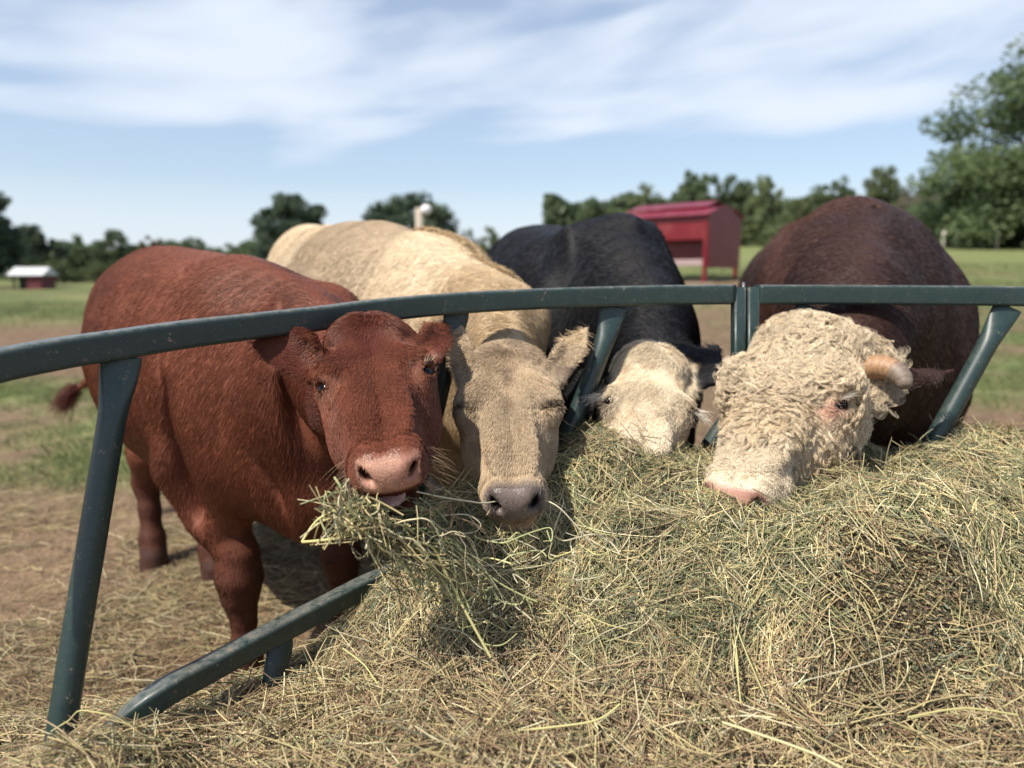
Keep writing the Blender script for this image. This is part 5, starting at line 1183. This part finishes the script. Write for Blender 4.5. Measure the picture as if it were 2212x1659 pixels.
    for i, (px, top, wp, t) in enumerate(((130, 560, 110, 60), (215, 562, 70, 62), (300, 560, 90, 66), (1700, 480, 150, 56), (2000, 470, 120, 50), (1460, 460, 150, 60), (1590, 470, 120, 60))):
        lb = ['pale green bush beside the white roofed barn', 'round pale bush in the left tree line, left of the red cow rump', 'low hedge bush touching the red cow rump', 'low bush between the red feeder and the bull', 'pale low bush right of the bull hump', 'low bush behind the red feeder roof', 'low bush behind the end wall of the red feeder'][i]
        tree(lb, px, top, wp, t, seed=80+i, nleaf=3500, kind='shrub', green=G2, group='bushes under the far trees', low=0, shape=(1, 1, .9, .7, .3))

# ------------------------------------------------------------------ farm objects behind
def box_mesh(x0, x1, y0, y1, z0, z1):
    V = [(x, y, z) for x in (x0, x1) for y in (y0, y1) for z in (z0, z1)]; return V, [(0, 1, 3, 2), (4, 6, 7, 5), (0, 4, 5, 1), (2, 3, 7, 6), (0, 2, 6, 4), (1, 5, 7, 3)]
def obj_poly(name, V, F, m, root, loc, rz):
    V = np.asarray(V, float); c, s = math.cos(rz), math.sin(rz); Vw = np.stack([V[:, 0]*c-V[:, 1]*s, V[:, 0]*s+V[:, 1]*c, V[:, 2]], 1)+loc
    o = new_mesh(name, Vw, F, m, root, False); md = o.modifiers.new('bevel', 'BEVEL'); md.width = .012; md.segments = 1; md.limit_method = 'ANGLE'; return o
def rust_mat(name, col, col2, rough=.4):
    m, t, b = mat_base(name); g = N(t, 'ShaderNodeNewGeometry'); n = N(t, 'ShaderNodeTexNoise', ins={'Scale': 1.8, 'Detail': 6}); t.links.new(g.outputs['Position'], n.inputs['Vector'])
    mr = N(t, 'ShaderNodeMapRange', ins={1: .52, 2: .72}); t.links.new(n.outputs[0], mr.inputs[0]); mx = N(t, 'ShaderNodeMix', data_type='RGBA'); t.links.new(mr.outputs[0], mx.inputs[0]); mx.inputs[6].default_value = (*col, 1); mx.inputs[7].default_value = (*col2, 1)
    t.links.new(mx.outputs[2], b.inputs['Base Color']); b.inputs['Roughness'].default_value = rough; return m
def farm():
    red = rust_mat('red_paint', (.15, .007, .012), (.20, .03, .03), .4); roofm = rust_mat('red_roof', (.17, .010, .026), (.24, .06, .075), .35)
    # covered feeder, length along local x, end wall at +x facing the camera side
    D = 19.0; L, Wd = 3.0, 1.75; z0 = float(terrain(5.3, D))-.10
    rz = math.radians(-43); Pe = P(1528, 600, D); loc = np.array([Pe[0]-math.cos(rz)*L-0, Pe[1]-math.sin(rz)*L, z0])
    root = empty('cattle_feeder', loc, 'red covered metal cattle feeder with stepped roof standing on legs in the pasture', 'feeder')
    A = lambda n, V, F, m: obj_poly(n, V, F, m, root, loc, rz)
    # end wall outline (y, z)
    e = [(0, .50), (Wd, .50), (Wd+.06, 1.95), (Wd*.80, 2.02), (Wd*.5, 2.14), (Wd*.20, 2.02), (-.06, 1.80)]
    for x in (0, L-.04):
        V = [(x, y, z) for y, z in e]+[(x+.04, y, z) for y, z in e]; n = len(e)
        F = [tuple(range(n-1, -1, -1)), tuple(range(n, 2*n))]+[(i, (i+1) % n, (i+1) % n+n, i+n) for i in range(n)]; A('end_wall', V, F, red)
    V, F = box_mesh(.04, L-.04, -.04, .0, 1.22, 1.82); A('side_panel', V, F, red)
    V, F = box_mesh(.04, L-.04, Wd, Wd+.04, 1.22, 1.82); A('side_panel', V, F, red)
    V, F = box_mesh(.04, L-.04, .02, .06, .55, .72); A('trough', V, F, mat_plain('pale_trough', (.34, .25, .24), .7))
    V, F = box_mesh(.04, L-.04, .45, .50, .60, 1.5); A('hopper', V, F, red)
    for sgn in (0, 1):
        f = (lambda y: y) if sgn == 0 else (lambda y: Wd-y)
        def slope(y0, z0_, y1, z1, x0=-.06, x1=L+.06):
            V = [(x0, f(y0), z0_), (x1, f(y0), z0_), (x1, f(y1), z1), (x0, f(y1), z1)]; V = V+[(x, y, z+.03) for x, y, z in V]
            F = [(0, 3, 2, 1), (4, 5, 6, 7), (0, 1, 5, 4), (1, 2, 6, 5), (2, 3, 7, 6), (3, 0, 4, 7)]; A('roof', V, F, roofm)
        slope(-.16, 1.82, .40, 2.02); slope(.34, 2.07, .875, 2.24, .3, L-.25)
    for x, y in ((.05, .02), (L-.13, -.06), (L-.13, Wd-.1), (.05, Wd-.1)):
        V, F = box_mesh(x, x+.10, y, y+.10, -.3, 1.8); A('leg', V, F, red if y > .5 or x < 1 else red)
    V, F = box_mesh(-.3, L+.3, -.25, -.13, -.1, .12); A('skid', V, F, mat_plain('weathered_timber', (.28, .22, .17), .9))
    V, F = box_mesh(-.3, L+.3, Wd+.1, Wd+.22, -.1, .12); A('skid', V, F, mat_plain('weathered_timber', (.28, .22, .17), .9))
    # pale post behind the tan steer
    Pp = P(912, 480, 17); z = float(terrain(Pp[0], Pp[1])); root = empty('utility_post', (Pp[0], Pp[1], z), 'pale wooden post with a white knob rising behind the tan steer', 'post'); top = P(905, 450, 17)[2]
    V, F = pipe([(Pp[0]-.06, Pp[1], z-.3), (Pp[0]-.06, Pp[1], z+1), (Pp[0]-.06, Pp[1], top)], .095, 14); new_mesh('post', V, F, mat_plain('old_wood', (.36, .31, .25), .85), root)
    V, F = uv_sphere(.13, 16, 12); V = V*[1, 1, .9]+[Pp[0]+.10, Pp[1]-.05, top-.04]; new_mesh('white_knob', V, F, mat_plain('white_plastic', (.75, .75, .75), .4), root)  # small white ball near the top of the post
    V, F = pipe([(Pp[0]-.06, Pp[1]-.05, top-.05), (Pp[0]+.1, Pp[1]-.05, top-.05)], .03, 8); new_mesh('bracket', V, F, mat_plain('grey_metal', (.3, .3, .3), .5), root)
    # small barn far left
    q = P(62, 606, 42); z = float(terrain(q[0], q[1])); root = empty('barn', (q[0], q[1], z), 'small red barn with a white roof under the trees on the far left', 'barn')
    loc = np.array([q[0], q[1], z]); B = lambda n, V, F, m: obj_poly(n, np.array(V)*[.58, .6, .72], F, m, root, loc, .15)
    V, F = box_mesh(-.2, 1.1, 0, 3, -.5, 1.15); B('wall', V, F, mat_plain('barn_red', (.13, .03, .035), .8))
    V, F = box_mesh(-1.5, -1.3, 0, .2, -.5, 1.2); B('post', V, F, M_BARK)
    V, F = box_mesh(-1.2, -.22, .6, 3, -.5, .95); B('opening_shade', V, F, mat_plain('opening_shade_paint', (.03, .03, .03), .9))  # solid dark box painting the shade of the open bay
    V = [(-1.9, -.3, 1.1), (1.4, -.3, 1.1), (1.4, 1.5, 1.75), (-1.9, 1.5, 1.75), (-1.9, 3.3, 1.1), (1.4, 3.3, 1.1)]; F = [(0, 1, 2, 3), (3, 2, 5, 4), (0, 3, 4), (1, 5, 2), (0, 4, 5, 1)]; B('roof', V, F, mat_plain('white_tin', (.55, .55, .57), .5))
    # fence posts
    for px, py, t, lb in ((2157, 487, 40, 'short pale fence post in front of the right hand trees'), (2040, 497, 42, 'short pale fence post just right of the bull back'), (2068, 496, 43, 'second short pale post right of the bull back')):
        q = P(px, py, t); z = float(terrain(q[0], q[1])); V, F = pipe([(q[0], q[1], z-.2), (q[0], q[1], (z+q[2])/2), (q[0], q[1], max(q[2], z+.8))], .09, 10); o = new_mesh('fence_post', V, F, mat_plain('pale_post', (.45, .42, .36), .8)); tag(o, lb, 'fence post', 'fence posts across the pasture')
    # far fence of the left field
    q0, q1 = P(-260, 606, 70), P(620, 600, 76)
    root = empty('fence', q0*[1, 1, 0]+[0, 0, float(terrain(q0[0], q0[1]))], 'long wire fence along the far edge of the left pasture', 'fence')
    for k in range(0, 21):
        p = q0*(1-k/20)+q1*(k/20); z = float(terrain(p[0], p[1])); V, F = pipe([(p[0], p[1], z-.2), (p[0], p[1], z+.5), (p[0], p[1], z+1.25)], .07, 6); new_mesh('post', V, F, M_BARK, root)
    for hz in (.5, .85, 1.15):
        pa = [q0*(1-k/20)+q1*(k/20) for k in range(21)]; pa = [(p[0], p[1]-.08, float(terrain(p[0], p[1]))+hz) for p in pa]; V, F = pipe(pa, .012, 5); new_mesh('wire', V, F, mat_plain('wire', (.35, .35, .35), .5), root)

ground(); farm(); trees(); feeder()
HR, OR = cow_red(); HB, OB = cow_beige(); HK, OK_ = cow_black(); HU, OU = cow_bull()
hay(); wisps()
